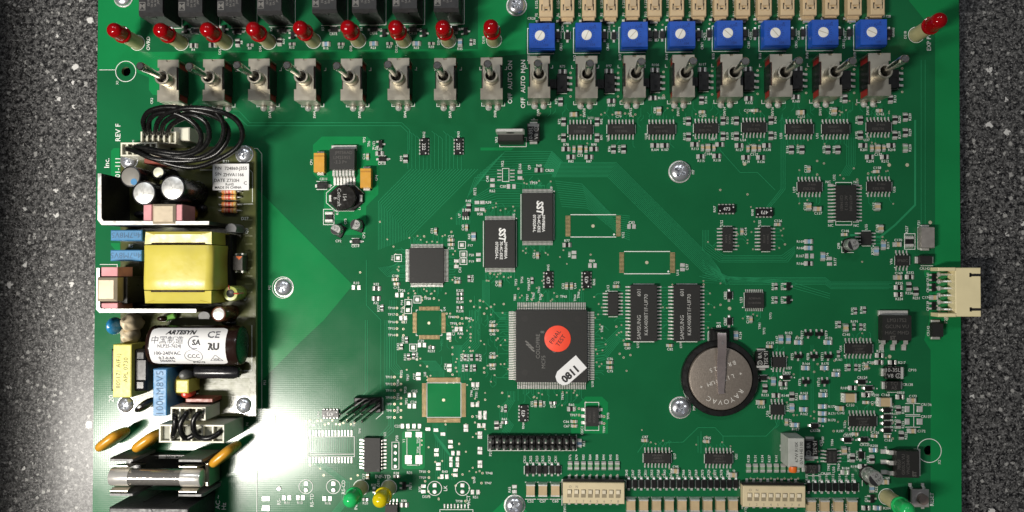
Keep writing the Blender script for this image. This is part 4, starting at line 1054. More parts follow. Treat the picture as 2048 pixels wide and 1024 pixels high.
# ------------------------------------------------------------------ screws
def screw(parent, u, v, r, label, z=0, pad_ring=True, name='screw'):
    gh = G(M_CHROME); n, m = 40, 14; rings = []
    hgt = r * .55
    for i in range(m, 0, -1):
        rr = r * i / m; ring = []
        for j in range(n):
            a = 2 * math.pi * j / n; x, y = rr * math.cos(a), rr * math.sin(a)
            zz = hgt * math.sqrt(max(0, 1 - (rr / r) ** 2.4)) + 2
            a2 = a + .6; xx, yy = rr * math.cos(a2), rr * math.sin(a2)
            q = min(abs(xx), abs(yy)); w = r * (.17 - .07 * rr / r)
            if rr < r * .56: zz -= hgt * .75 * max(0, min(1, (w - q) / (r * .06))) * max(0, min(1, (r * .56 - rr) / (r * .1)))
            ring.append((x, y, zz + z))
        rings.append(ring)
    rings = [[(p[0], p[1], z + .8) for p in rings[0]]] + rings
    gh.loft(rings)
    ps = [('head', gh.mesh('head', 50))]
    gw = G(M_PAD if pad_ring else M_CHROME); gw.lathe([(r + 1.8, z + .5), (r + 1.8, z + 1.2), (r - 2, z + 1.4)], 40); ps.append(('washer', gw.mesh('washer')))
    gs = G(M_CHROME); gs.lathe([(9, -30 if z == 0 else .5), (9, -8.7 if z == 0 else z - 9)], 12); ps.append(('standoff', gs.mesh('standoff')))
    part(parent, name, ps, W(u, v, z + 6) - Vector((0, 0, z + 6)), random.uniform(0, 90), label)
for u, v, r, lb in ((1360, 343, 20.5, 'silver cross-head screw right of the flash chips'), (1361, 816, 20, 'silver cross-head screw beside the coin cell holder'), (566, 575, 17.5, 'silver cross-head screw beside the power supply'), (1029, 1012, 19.5, 'silver cross-head screw at the lower edge'), (1033, 10, 19, 'silver cross-head screw between red light and tan fuse holders'), (244, -6, 18, 'silver cross-head screw at the upper corner by the relays')):
    screw(BOARD, u, v, r, lb)
S('M7', 1386, 344, 5, 90); S('M8', 1388, 816, 5, 90); S('M2', 539, 575, 5, 90)
sring(566, 575, 21.5)

# ------------------------------------------------------------------ headers
def header():
    u0, v = 978 + 4.4, 885; h = 45
    pr = 'pin_header'
    gb = G(M_EPOXYD)
    def mk_c():
        g = G(M_EPOXYD); g.prism([(-6.2, -13.5), (-4.5, -14.5), (4.5, -14.5), (6.2, -13.5), (6.2, 13.5), (4.5, 14.5), (-4.5, 14.5), (-6.2, 13.5)], 1, 14, 0, 1.2); return g.mesh('pin_block')
    def mk_p():
        g = G(M_LEAD); g.box(-1.7, 1.7, -1.7, 1.7, 2, h, 0, 1); return g.mesh('pin')
    e = part(BOARD, 'pin_header', [], W(1064, 886, 14) - Vector((0, 0, 14)), 0, 'long black two-row pin header above the six diodes')
    for i in range(13):
        obj('pin_block', cached('phc', mk_c), e, ((i - 6) * 13.5, 0, 0))
        for s in (-1, 1): obj('pin', cached('php', mk_p), e, ((i - 6) * 13.5, s * 6.8, 0))
    sbox(976, 870, 1153, 901); S('P21', 981, 907, 5.2, 90)
header()
def header2():
    e = part(BOARD, 'pin_header', [], W(738, 808, 0), 0, 'black header with tall pins standing beside the wide charcoal chip')
    g = G(M_EPOXYD); g.box(-27, 27, -15, 15, 1, 16, 0, 1.5); obj('base', g.mesh('base'), e)
    def mk_p():
        g = G(mat('dark_pin', (.10, .11, .09), .25, .8)); g.box(-1.9, 1.9, -1.9, 1.9, 14, 160, 0, 1.2); return g.mesh('pin')
    for i in range(4):
        for s in (-1, 1): obj('pin', cached('ph2', mk_p), e, ((i - 1.5) * 13.5, s * 6.8, 0))
    sl([(712, 796), (766, 796), (766, 826), (752, 838)]); 
header2()

# cream connector over the edge
def p27():
    e = part(BOARD, 'edge_connector', [], W(1920, 584, 20) - Vector((0, 0, 20)), 0, 'cream six-pin connector hanging over the board edge')
    g = G(M_CREAM)
    g.box(-15, 33, -47, 47, 2, 34, 0, 1.2)
    obj('housing', g.mesh('housing'), e)
    for s in (-1, 1):
        g = G(M_CREAM); g.box(-48, -15, s * 44 - 3.5, s * 44 + 3.5, 2, 36, 0, 1); obj('side_wall', g.mesh('side_wall'), e)
        g = G(M_DARKIN); g.rect(23, s * 33, 21, 5, 34.3); g.rect(13, s * 33, 4, 8, 34.3); obj('latch_slot', g.mesh('latch_slot'), e)
    for i in range(6):
        y = (i - 2.5) * 13.6
        g = G(M_LEAD); g.tube([(-31, y, 1), (-31, y, 12), (-29, y, 17), (-22, y, 18), (-12, y, 18)], 2.1, 8); obj('pin', g.mesh('pin'), e)
        g = G(M_PAD); g.lathe([(5.2, .9), (4.6, 2.5), (2.6, 6)], 14, 0, -31, y); obj('solder_joint', g.mesh('solder_joint'), e)
    S('P27', 1891, 640, 6, 90)
p27()

# reset button
def reset():
    e = part(BOARD, 'push_button', [], W(1841, 997, 20) - Vector((0, 0, 20)), 0, 'square metal push button beside the RESET lettering')
    g = G(M_EPOXYD); g.box(-16, 16, -16, 16, 1, 14); obj('base', g.mesh('base'), e)
    g = G(mat('button_cover_steel', (.52, .49, .47), .38, .5)); g.box(-17, 17, -17, 17, 14.2, 20, 0, 1.4); obj('cover', g.mesh('cover'), e)
    g = G(mat('button_brown', (.22, .17, .15), .4)); g.lathe([(10, 20), (10, 30), (9, 31.5)], 28, 0, 2, 0); obj('plunger', g.mesh('plunger'), e)
    g = G(mat('button_cover_steel', (.5, .46, .44), .38, .9)); g.lathe([(12, 20), (12, 21), (10.4, 21.4), (10.2, 20)], 28, 0, 2, 0); obj('collar', g.mesh('collar'), e)
    for sx in (-12, 12):
        for sy in (-1, 1):
            g = G(M_LEAD); lead(g, sx, sy * 16, sy, 6, 12, 9); obj('lead', g.mesh('lead'), e)
    S('RESET', 1863, 998, 7, 90, .01)
reset()

# grey multi-turn trimmer
def rv7():
    h = 56
    e = part(BOARD, 'multi_turn_trimmer', [], W(1593, 906, h) - Vector((0, 0, h)), 0, 'tall grey box trimmer with an orange adjusting screw')
    g = G(M_GREYBOX); g.box(-15, 15, -28, 28, 2, h, 0, 1); obj('housing', g.mesh('housing'), e)
    g = G(M_ORANGE); g.x = Matrix.Translation((-6, -26, h - 3)) @ Matrix.Rotation(R(90), 4, 'X'); g.lathe([(7.8, 0), (7.8, 9), (6.4, 11)], 24); obj('adjuster', g.mesh('adjuster'), e)
    obj('marking', m_text([('67W R10K', 0, 2, 6, 90), ('0743 HE100', 9, 0, 6, 90)], h, M_INK), e)
    S('RV7', 1562, 895, 5, 90)
rv7()

# ------------------------------------------------------------------ coin cell holder and cell
def coin():
    c = W(1441, 757, 18) - Vector((0, 0, 18))
    e = part(BOARD, 'cell_holder', [], c, 0, 'round black coin cell holder')
    g = G(M_EPOXYD); g.lathe([(75, 1), (75, 13), (73.5, 15), (64, 16), (63, 14), (63, 4), (10, 4)], 72); obj('holder_ring', g.mesh('holder_ring'), e)
    g = G(M_EPOXYD); g.box(-19, 19, 66, 96, 1, 13, 0, 1.5); g.box(-13, 13, 74, 92, 13, 24, 0, 2); obj('clip_mount', g.mesh('clip_mount'), e)
    g = G(M_CLIP)
    prof = [(92, 12), (90, 31), (78, 34), (52, 33), (40, 27), (10, 24.6), (-22, 23.2), (-29, 24.5)]
    def rr(y, z, w): return [(-w, y, z - 1), (w, y, z - 1), (w, y, z + 1), (-w, y, z + 1)]
    g.loft([[p for p in rr(y, z, 8.4 if y > -20 else 6)][::-1] for y, z in prof]); obj('clip', g.mesh('clip'), e, (0, 0, 0))
    g = G(mat('pale_engraving', (.85, .82, .80), .3, 1)); g.text('+', 1, 71, 12, 35.3, 0); obj('marking', g.mesh('marking'), e)
    # the cell itself lies loose in the holder
    gc = G(M_CELL); gc.lathe([(60, 4.5), (61.6, 6), (61.8, 18), (60.6, 20.4), (58, 21)], 72)
    t = thing('coin_cell', 'round steel coin cell held in the black holder', 'coin cell', c, 0)
    obj('case', gc.mesh('case'), t)
    ge = G(M_CELLE)
    def arc(s, rad, a0, step, size):
        for i, ch in enumerate(s):
            if ch == ' ': continue
            a = R(a0 + step * i); ge.text(ch, rad * math.cos(a), rad * math.sin(a), size, 21.3, a0 + step * i + 90 + 180 - 180, 0, -.004)
    # bottom rim word reads upright from the far side
    for i, ch in enumerate('RAYOVAC'):
        a = R(-33 - 14.6 * i); ge.text(ch, 46 * math.cos(a), 46 * math.sin(a), 9.4, 21.3, math.degrees(a) - 90 + 180 + 180, 0, -.004)
    for i, ch in enumerate('+ LITHIUM +'):
        x = 38 - 7.6 * i; y = 14 - 2.6 * i + .0; ge.text(ch, x, y - 4, 8, 21.3, 199, 0, -.004) if ch != ' ' else 0
    for i, ch in enumerate('BR2325'):
        ge.text(ch, 26 - 9 * i, 31 - 3 * i, 8, 21.3, 199, 0, -.004)
    obj('engraving', ge.mesh('engraving'), t)
    S('B1', 1437, 650, 8.5, 90, .01)
    pts = []
    for k in range(0, 19): a = R(208 - k * 5.4); pts.append((1441 + 78 * math.cos(a), 758 - 78 * math.sin(a)))
    sl(pts[:18] + [(1416, 683), (1416, 664), (1422, 658), (1450, 658), (1456, 664), (1456, 676)], 1.3)
coin()

# ------------------------------------------------------------------ empty footprints, test points, traces
def comb(u0, u1, v0, v1, n, along):
    for i in range(n):
        t = (i + .5) / n
        if along == 'v': pad((u0 + u1) / 2, v0 + (v1 - v0) * t, u1 - u0, (v1 - v0) / n * .62, GOLD)
        else: pad(u0 + (u1 - u0) * t, (v0 + v1) / 2, (u1 - u0) / n * .62, v1 - v0, GOLD)
for (a, b, c, d) in ((1131, 1141, 431, 473), (1232, 1241.5, 431, 473), (1238.6, 1248, 504.5, 546), (1340, 1350, 504.5, 546)): comb(a, b, c, d, 16, 'v')
for v in (429.5, 474): sl([(1141, v), (1232, v)], 1.6)
for v in (503, 547.5): sl([(1248, v), (1340, v)], 1.6)
for u, v in ((1186, 452), (1293.5, 525)): via(u, v, 3.4, False)
sdot(1228, 469, 2); sdot(1336.5, 543, 2); S('U12', 1246, 470, 5, 90); S('U16', 1355, 545, 5, 90)
comb(838, 879.5, 613, 621, 16, 'h'); comb(838, 879.5, 670, 678.5, 16, 'h'); comb(825.5, 834, 625, 666, 16, 'v'); comb(883, 891.5, 625, 666, 16, 'v'); via(858, 646, 3, False)
comb(855, 921, 755, 764.5, 30, 'h'); comb(854, 921, 836, 845, 30, 'h'); comb(844, 853, 766, 834, 30, 'v'); comb(923, 932, 766, 834, 30, 'v'); via(887.4, 800, 3.2, False)
sbox(854, 765.5, 922, 834.5); S('U4', 889, 618, 4.8, 90); S('U8', 850, 748, 4.8, 90)
for u, v in ((832.5, 620), (884, 620), (832.5, 671), (884, 671)):
    s1 = 1 if u < 858 else -1; s2 = 1 if v < 646 else -1; sl([(u, v + 4 * s2), (u, v), (u + 4 * s1, v)])
for u, v in ((924, 490), (927, 509), (927, 522), (796, 516), (817, 606), (816, 620), (835, 599), (826.5, 695)): pad(u, v, 8, 8); sbox(u - 7, v - 7, u + 7, v + 7, 1.2)
for n, u, v in (('P17', 941, 491), ('P20', 943, 510), ('P19', 943, 523), ('P14', 804, 605), ('P13', 804, 620), ('P11', 785, 516)): S(n, u, v, 4.8, 0 if u > 900 else 90)
# bare chip pads
BP = """707 575 v|718 575 v|913 522 h|913 533 h|957 509 h|957 520 h|1148 505 h|1148 514 h|1180 531 v|1190 531 v|1258 453 v|1268 453 v|1365 530 h|1365 539 h|1017 373 v|1028 373 v|985 360 h|985 371 h|954 405 h|954 419 h|965 405 h|965 419 h|1040 344 h|1040 356 h|1613 512 v|1624 512 v|1659 517 h|1659 528 h|1029 973 h|1029 983 h|794 590 v|804 590 v|802 636 v|811 636 v|913 658 v|922 658 v|898 668 h|898 676 h|839 690 v|849 690 v|899 731 h|899 740 h|837 748 h|837 757 h|819 790 v|829 790 v|819 812 v|829 812 v|946 769 v|955 769 v|945 809 v|955 809 v|960 826 v|970 826 v|960 834 v|970 834 v|958 851 v|968 851 v|805 852 v|816 852 v|828 852 v|839 852 v|960 866 h|960 874 h|960 897 h|960 905 h|960 924 h|960 932 h|945 984 v|956 984 v|901 883 h|901 893 h|906 906 v|917 906 v|902 918 v|915 918 v|902 929 v|915 929 v|911 940 h|911 950 h|873 900 h|873 909 h|877 928 h|877 937 h|884 953 v|894 953 v|847 972 h|847 983 h|856 858 h|872 860 h|886 868 h|568 995 v|579 995 v|596 995 v|606 995 v|649 997 v|660 997 v|932 852 h|932 860 h"""
for q in BP.split('|'):
    u, v, o_ = q.split(); pad(float(u), float(v), *((7, 9.5) if o_ == 'v' else (9.5, 7)))
for n, u, v, r in (('R10', 713, 566, 0), ('C41', 920, 540, 90), ('C83', 1263, 445, 0), ('C97', 1374, 534, 90), ('R89', 1184, 522, 0), ('R81', 1139, 509, 90), ('C50', 1006, 373, 0), ('C48', 975, 358, 90), ('R59', 977, 405, 0), ('R58', 960, 428, 0), ('VR2', 1005, 328, 90), ('R66', 1040, 333, 90), ('Q9', 1059, 335, 90), ('CR30', 1099, 341, 0), ('TP59', 1067, 366, 0), ('R167', 1600, 512, 0), ('R177', 1670, 523, 90), ('R65', 1019, 979, 90), ('TP26', 803, 581, 0), ('C21', 808, 644, 0), ('R46', 921, 667, 0), ('C35', 907, 665, 90), ('C29', 842, 682, 0), ('C34', 891, 733, 90), ('C27', 829, 753, 90), ('C25', 829, 782, 0), ('C24', 827, 804, 0), ('C63', 951, 777, 0), ('C23', 795, 852, 0), ('DS13', 853, 993, 0), ('R51', 951, 994, 0), ('R35', 840, 978, 90), ('R40', 890, 943, 0), ('R31', 819, 945, 0), ('LK', 891, 976, 90), ('ACT', 937, 1000, 90), ('RS-TD', 624, 1000, 90), ('RS-CD', 687, 974, 90), ('RS-', 558, 1003, 90), ('P28', 794, 876, 90), ('Y1', 808, 882, 90), ('PS1', 530, 765, 90), ('P4', 495, 848, 90), ('CR136', 1852, 809, 0), ('CR137', 1852, 833, 0), ('FET2', 950, 383, 90), ('R62', 985, 382, 0), ('R26', 751, 297, 0), ('TP5', 729, 280, 90), ('TP6', 738, 288, 90), ('R11', 574, 1005, 0), ('R13', 600, 1005, 0), ('R16', 656, 1006, 0)): S(n, u, v, 5.2 if n not in ('LK', 'ACT', 'RS-TD', 'RS-CD', 'RS-') else 7, r)
for v0 in (807, 832):
    sl([(1810, v0), (1840, v0)]); sl([(1810, v0 + 22), (1840, v0 + 22)]); sl([(1827, v0), (1827, v0 + 22)])
    pad(1814, v0 + 11, 9, 12); pad(1839, v0 + 11, 11, 12)
sbox(1005, 337, 1018, 363)
for k in range(4):
    for u in (999, 1025): pad(u, 340.5 + 6.6 * k, 9, 2.4)
for u, v in ((817, 869), (838, 869)): pad(u, v, 13, 11)
for u, v in ((817, 919), (838, 919)): pad(u, v, 14, 18)
sl([(814, 876), (814, 910)]); sl([(840, 876), (840, 910)]); sl([(814, 860), (840, 860)]); sl([(814, 930), (840, 930)])
sbox(784, 884, 798, 938)
for k in range(4): rpad(791, 892 + 13.5 * k, 3.8)
sbox(616, 873, 709, 913); sl([(616, 908), (709, 908)])
for k in range(14):
    pad(620 + 6.4 * k, 866, 3.2, 12); pad(620 + 6.4 * k, 920, 3.2, 12)
    tr([(620 + 6.4 * k, 860), (620 + 6.4 * k, 848)]); via(613 + 7.4 * k, 846 + random.uniform(-6, 6), 2)
for u, v in ((612, 973), (667, 973), (869.5, 976.5), (925, 976.5)): sring(u, v, 14); pad(u, v - 6, 8, 8); rpad(u, v + 7, 4.6)
pad(532, 997, 16, 9); pad(532, 1016, 16, 11); rpad(558, 977, 5)
sbox(880, 1019, 946, 1040); [pad(889 + 6.8 * k, 1012, 3.2, 9) for k in range(8)]
# test points
TP = """TP16 789 644|TP15 789 657|TP14 789 670|TP17 789 629|TP18 789 616|TP13 784 754|TP12 784 768|TP11 784 781|TP10 784 795|TP9 784 808|TP8 784 821|TP7 784 835"""
for q in TP.split('|'):
    n, u, v = q.split(); u, v = float(u), float(v); via(u + 5, v, 2.6); S(n, u - 6, v, 4.7); via(u + 18, v + random.uniform(-1, 1), 2.4)
for n, u, v in (('TP24', 796, 766), ('TP23', 811, 780), ('TP22', 796, 793), ('TP20', 796, 820), ('TP25', 803, 747), ('TP27', 816, 755), ('TP21', 813, 803), ('TP32', 836, 925), ('TP34', 836, 900), ('TP36', 836, 880), ('TP4', 720, 862), ('TP3', 708, 848), ('TP83', 1645, 880), ('TP84', 1664, 885), ('TP82', 1657, 935), ('TP65', 1677, 935), ('TP72', 1528, 662), ('TP73', 1541, 632), ('TP81', 1519, 652), ('TP68', 1204, 658), ('TP63', 1125, 793), ('TP55', 1030, 595), ('TP53', 1032, 565), ('TP56', 1044, 560), ('TP58', 1058, 575), ('TP57', 1055, 595), ('TP60', 1067, 592), ('TP62', 1081, 594), ('TP61', 1078, 580), ('TP64', 1150, 596), ('TP66', 1157, 590), ('TP51', 953, 790), ('TP46', 943, 787), ('TP49', 949, 960)): S(n, u, v, 4.6, 90)
for n, u, v in (('TP30', 845, 943), ('TP29', 845, 955), ('TP38', 918, 1002), ('TP48', 978, 946), ('TP47', 976, 966), ('TP40', 903, 634), ('TP42', 937, 637), ('TP39', 907, 647), ('TP65', 1127, 593), ('TP28', 855, 597), ('TP50', 958, 833), ('R197', 1680, 862)): S(n, u, v, 4.7); via(u + (13 if u < 930 else -13), v, 2.4)
# scattered vias: along chip zones
VZ = [(880, 600, 1000, 780, 80), (905, 620, 955, 760, 40), (960, 540, 1020, 620, 18), (1120, 480, 1200, 540, 12), (1030, 555, 1090, 612, 16), (950, 770, 1020, 860, 26), (1185, 590, 1260, 760, 22), (1120, 770, 1170, 800, 6), (830, 840, 960, 1000, 60), (1560, 660, 1680, 860, 40), (1690, 700, 1800, 880, 24), (1600, 320, 1760, 420, 14), (1690, 440, 1790, 530, 8), (1420, 380, 1580, 510, 18), (760, 430, 960, 500, 16), (810, 580, 900, 610, 14), (700, 470, 800, 560, 5), (1400, 560, 1480, 640, 8), (800, 690, 880, 760, 24), (1680, 330, 1720, 360, 8), (1080, 200, 1850, 232, 26), (1220, 640, 1320, 740, 8), (1270, 860, 1480, 900, 8), (600, 930, 720, 960, 12)]
for a, b, c, d, n in VZ:
    for _ in range(int(n * .5)): via(a + round(random.uniform(0, c - a) / 6.8) * 6.8, b + round(random.uniform(0, d - b) / 6.8) * 6.8 + random.choice((0, 0, 2)), random.choice((1.6, 1.9, 2.2)))
for u, v in ((1860, 445), (1893, 637), (1779, 713), (1459, 617), (1489, 328), (1778, 330), (1814, 330)): via(u, v, 3.6, False)

def bundle(pts, n, off, w=1.2, jitter=0):
    """n parallel etched lines; off = (du, dv) per line at each vertex"""
    for i in range(n):
        tr([(p[0] + o[0] * i, p[1] + o[1] * i) for p, o in zip(pts, off)], w)
tr([(300, 232), (340, 228), (470, 228), (495, 251.5), (802, 251.5), (816, 265), (816, 338)], 1.2)
tr([(360, 222), (478, 222), (500, 245.5), (804, 245.5), (819.5, 260.5), (819.5, 300)], 1.2)
for i in range(22):          # big fan from the resistor networks down to the square chip
    x0 = 822 + 6.4 * i; xv = 757 + 3.1 * i; dd = x0 - xv
    tr([(x0, 338), (xv, 338 + dd), (xv, 500 - 1.2 * i)], 1.15)
for i in range(14): tr([(818 + 7.6 * i, 262 + (i % 3) * 5), (824 + 7.6 * i, 268 + (i % 3) * 5), (824 + 7.6 * i, 338)], 1.1)
for i in range(12): tr([(757 + 3 * i, 535 - i * .4), (775 + 1.9 * i, 553 - 2.6 * i), (800, 553 - 2.6 * i)], 1.1)
for i in range(13): tr([(975 - 4 * i, 303 + 5.2 * i + 40), (1010 - 6 * i, 303 + 5.2 * i), (1104, 303 + 4.4 * i), (1126 - 2.0 * i, 324 + 2.0 * i)] if i < 11 else [(960, 360), (1090, 360 + i)], 1.1)
for i in range(12): tr([(1118 - 1.4 * i, 325 + 2.6 * i), (1232 - 1.5 * i, 325 + 2.6 * i), (1420 - 1.5 * i, 513 + 2.6 * i), (1440 + i, 540 + 2.2 * i)], 1.15)
for i in range(11): tr([(1104 + 1.9 * i, 303 + 2.0 * i), (1093 + 2 * i - 4, 334 + 2.1 * i)], 1.5)
for i in range(12): tr([(1110 + 1.2 * i, 362 + 4.6 * i), (1164 + 1.0 * i, 368 + 4.4 * i), (1222 + 2 * i, 428 + 4.2 * i), (1260, 432 + 4.4 * i)], 1.15)
for i in range(9): tr([(1428 - 6 * i, 540 + i * 2.4), (1460, 555 + 2.7 * i), (1650, 555 + 2.7 * i), (1662, 564 + 2.7 * i), (1790 - 6 * (i % 3), 564 + 2.7 * i)] if i < 6 else [(1440, 540 + 2 * i), (1630 - 10 * i, 545 + 2.6 * i), (1660, 560 + 4.6 * i)], 1.1)
for i in range(9): tr([(940 - 3.4 * i, 450), (940 - 3.4 * i, 400 + 3.4 * i), (985 + 2 * i, 372 + 5.0 * i), (1040, 372 + 5.0 * i)], 1.1)
for i in range(8): tr([(960 - 2.9 * i, 620), (960 - 2.9 * i, 690 - 2 * i), (940 - 3 * i, 712 - 2 * i), (938 - 3 * i, 760)], 1.15)
for i in range(9): tr([(906 + 2.2 * i, 690), (906 + 2.2 * i, 745)], 1.2)
for i in range(12): tr([(862 + 2.4 * i, 754), (862 + 2.4 * i, 742), (845 + 2.4 * i, 722), (838 + 2.4 * i, 722)], 1.1)
for i in range(12): tr([(866 + 2.4 * i, 846), (866 + 2.4 * i, 862 + 3 * i), (872 + 3.4 * i, 880 + 4 * i), (872 + 3.4 * i, 960)], 1.15)
for i in range(5): tr([(780 + 3.2 * i, 600), (780 + 3.2 * i, 735 - 2 * i), (792 + 3 * i, 748 - 2 * i), (806, 748)], 1.1)
for i in range(4): tr([(770 + 3 * i, 640), (770 + 3 * i, 775), (778 + 3 * i, 783), (778 + 3 * i, 850 + 4 * i), (752, 880 + 4 * i)], 1.15)
tr([(733, 520), (733, 610), (762, 640), (762, 780)], 1.2); tr([(735, 640), (735, 780), (722, 795)], 1.2); tr([(731, 640), (731, 780)], 1.2)
for i in range(6): tr([(625 + 4 * i, 925), (660 + 3.4 * i, 948), (684 + 3 * i, 965), (684 + 3 * i, 1000), (660 + 3 * i, 1030)], 1.2)
for i in range(18): tr([(612 + 5.2 * i, 876), (612 + 5.2 * i, 905)], 1.0)
for i in range(7): tr([(965 + 2.3 * i, 560), (965 + 2.3 * i, 600 + 2 * i), (990 + 2 * i, 625 + 2.4 * i), (1012, 625 + 2.4 * i)], 1.1)
for i in range(8): tr([(1180, 690 + 5 * i), (1210, 690 + 5 * i - 6), (1240, 690 + 4 * i - 36), (1252, 654 + 4 * i)], 1.1)
for i in range(6): tr([(1015 + 3 * i, 782), (1015 + 3 * i, 800), (1000 + 3 * i, 815 + 2 * i), (1000 + 3 * i, 836), (1012 + 3 * i, 850), (1002 + 3 * i, 868)], 1.1)
for i in range(10): tr([(1405, 520 + 5 * i), (1432 + 3 * i, 548 + 3 * i - 8), (1450, 552 + i * 2)], 1.0)
for i in range(5): tr([(1850 - 8 * i, 120), (1850 - 8 * i, 330), (1850 - 8 * i, 480)] if i < 2 else [(1554 + 4 * i, 235), (1554 + 4 * i, 378), (1540 + 4 * i, 396), (1530, 410 + 4 * i)], 1.2)
for i in range(6): tr([(1693 + 3.4 * i, 275), (1693 + 3.4 * i, 330), (1680 + 3.4 * i, 352)], 1.1)
for i in range(5): tr([(1405 + 3 * i, 460), (1405 + 3 * i, 500 - 3 * i), (1440 + 2 * i, 524 - 3.2 * i), (1575 - 3 * i, 524 - 3.2 * i), (1590, 505 - 3.2 * i)], 1.1)
tr([(1700, 470), (1760, 474), (1790, 450), (1830, 410), (1830, 240)], 4); tr([(1470, 200), (1440, 232), (1440, 300), (1480, 345), (1515, 345), (1550, 380)], 1.2)
tr([(1275, 905), (1290, 884)]); tr([(1322, 900), (1330, 885), (1366, 884), (1396, 855), (1430, 855), (1446, 872), (1532, 872), (1552, 852), (1556, 838)], 1.2); tr([(1446, 872), (1446, 900)]); tr([(1396, 872), (1396, 905)]); tr([(1402, 862), (1402, 907)])
for u in (1555, 1600, 1622, 1626, 1658): tr([(u, 690), (u, 800 + (u * 7) % 40)], 1.1)
for _ in range(70):
    u, v = random.uniform(1090, 1790), random.uniform(200, 238); s = random.choice((-1, 1)); L = random.uniform(5, 16)
    tr([(u, v), (u, v + L), (u + s * 6, v + L + 6)], 1.0)
for _ in range(60):
    u, v = random.uniform(880, 1000), random.uniform(590, 760); s = random.choice((-1, 1)); L = random.uniform(6, 22)
    tr([(u, v), (u, v + L), (u + s * 5, v + L + 5)], 1.0)
# printed board name along the edge beside the power supply
S('REV F', 236.5, 265, 10.5, 90, .008); S('Inc.', 214, 326, 10.5, 90, .008); S('01-111', 236, 336, 10.5, 90, .008)
S('20', 223, 797, 10.5, 90); S('Hz', 448, 1012, 9, 90); S('AC ~', 436, 1004, 9, 90)
S('TP1', 267, 285, 4.5, 90); S('CR2', 304, 202, 5, 90)
sl([(200, 529), (235, 529), (235, 545)], 1.2)
for (n, u, v) in (('K4', 543, 59), ('K5', 646, 58), ('K6', 723, 58)): S(n, u, v, 5, 90)
pts = [(508, 297), (515, 297), (524, 308), (524, 818), (514, 830)]; sl(pts, 1.0)
sl([(550, 830), (550, 905), (514, 942), (514, 1024)], 1.2)
sl([(440, 905), (433, 975), (429, 975)], 1.0)

for nm, gg, kd in (('silkscreen', SILK, 'stuff'), ('solder_pads', PADS, 'stuff'), ('gold_pads', GOLD, 'stuff'), ('copper_traces', TRACES, 'stuff'), ('vias', VIAS, 'stuff')):
    obj(nm, gg.mesh(nm), BOARD, kind=kd)

# ------------------------------------------------------------------ power supply module
ZB = 42
PB = W(375, 560, ZB); PB.z = 0
PSU = thing('power_supply', 'open-frame power supply module with a yellow transformer and black capacitors on an olive board', 'power supply', PB)
def pp(name, pieces, u, v, z, rot=0, label=None):
    """part of the supply: its top is at height z over the main board"""
    p = W(u, v, z); p.z = 0
    return part(PSU, name, pieces, p, rot, label)
c0 = [W(u, v, ZB) for u, v in ((241, 293), (502, 293), (511, 304), (512, 832), (241, 832))]
g = G(M_PSU, M_PSUE); pts = [(p.x - PB.x, p.y - PB.y) for p in c0]
area = sum(a[0] * b[1] - b[0] * a[1] for a, b in zip(pts, pts[1:] + pts[:1]))
if area < 0: pts = pts[::-1]
n = len(pts)
g.add([(x, y, ZB - 9) for x, y in pts] + [(x, y, ZB) for x, y in pts], [list(range(n))[::-1], [n + i for i in range(n)]] + [[i, (i + 1) % n, n + (i + 1) % n, n + i] for i in range(n)], [0, 0] + [1] * n)
obj('supply_board', g.mesh('supply_board'), PSU)
g = G(M_PSUT, M_SILK)
def pl(pts, w=1.4, mi=0, closed=False): g.line([(W(u, v, ZB).x - PB.x, W(u, v, ZB).y - PB.y) for u, v in pts], w, ZB + .4, mi, closed)
for i in range(9): pl([(400, 758 + 4 * i), (500, 758 + 4 * i)], 2.4)
for i in range(10): pl([(490, 440 + 16 * i), (505, 440 + 16 * i)], 3)
pl([(500, 340), (505, 345), (505, 405)], 1.0, 1); pl([(400, 340), (500, 340)], 1.0, 1); pl([(470, 408), (506, 408)], 1.0, 1); pl([(504, 650), (504, 740), (402, 752)], 1.0, 1)
for t, u, v, r in (('R21', 452, 323, 0), ('D27', 490, 437, 0), ('Q3', 494, 462, 90), ('C7', 490, 596, 90), ('R5', 262, 492, 0)): q = W(u, v, ZB); g.text(t, q.x - PB.x, q.y - PB.y, 6, ZB + .5, r, 1)
obj('supply_print', g.mesh('supply_print'), PSU, kind='stuff')
for u, v, lb in ((487, 308, 'silver screw by the white label'), (486, 811, 'silver screw at the lower corner away from the edge'), (250, 810, 'silver screw at the lower corner by the board edge'), (256, 320, 'silver screw half under the white plug')): screw(PSU, u, v, 16, lb, ZB, False)

# aluminium heat sinks: bent plates standing on edge
def sink(path, z0, z1, t, label):
    g = G(M_SINKSIDE, M_ALU); pts = [W(u, v, z1) for u, v in path]; P0 = pts[0]
    L, Rr = [], []
    for i, p in enumerate(pts):
        d = Vector((0, 0, 0))
        if i: d += (p - pts[i - 1]).normalized()
        if i < len(pts) - 1: d += (pts[i + 1] - p).normalized()
        d.normalize(); nn = Vector((-d.y, d.x, 0)) * t / 2 * (1.25 if 0 < i < len(pts) - 1 else 1)
        L.append(p + nn - P0); Rr.append(p - nn - P0)
    rings = [[(l.x, l.y, z0), (l.x, l.y, z1), (r_.x, r_.y, z1), (r_.x, r_.y, z0)] for l, r_ in zip(L, Rr)]
    g.loft(rings)
    for k, f in enumerate(g.f):     # pale on the top edge, black on the sides
        if all(abs(g.v[i][2] - z1) < .01 for i in f): g.m[k] = 1
    P0 = P0.copy(); P0.z = 0
    part(PSU, 'heat_sink', [('heat_sink', g.mesh('heat_sink'))], P0, 0, label)
sink([(199, 347), (199, 438), (205, 446), (418, 446)], ZB, 150, 6.5, 'pale bent aluminium plate beside the black capacitors')
sink([(196, 536), (196, 617), (201, 621.5), (392, 621.5)], ZB, 142, 6.0, 'pale bent aluminium plate beside the yellow transformer')
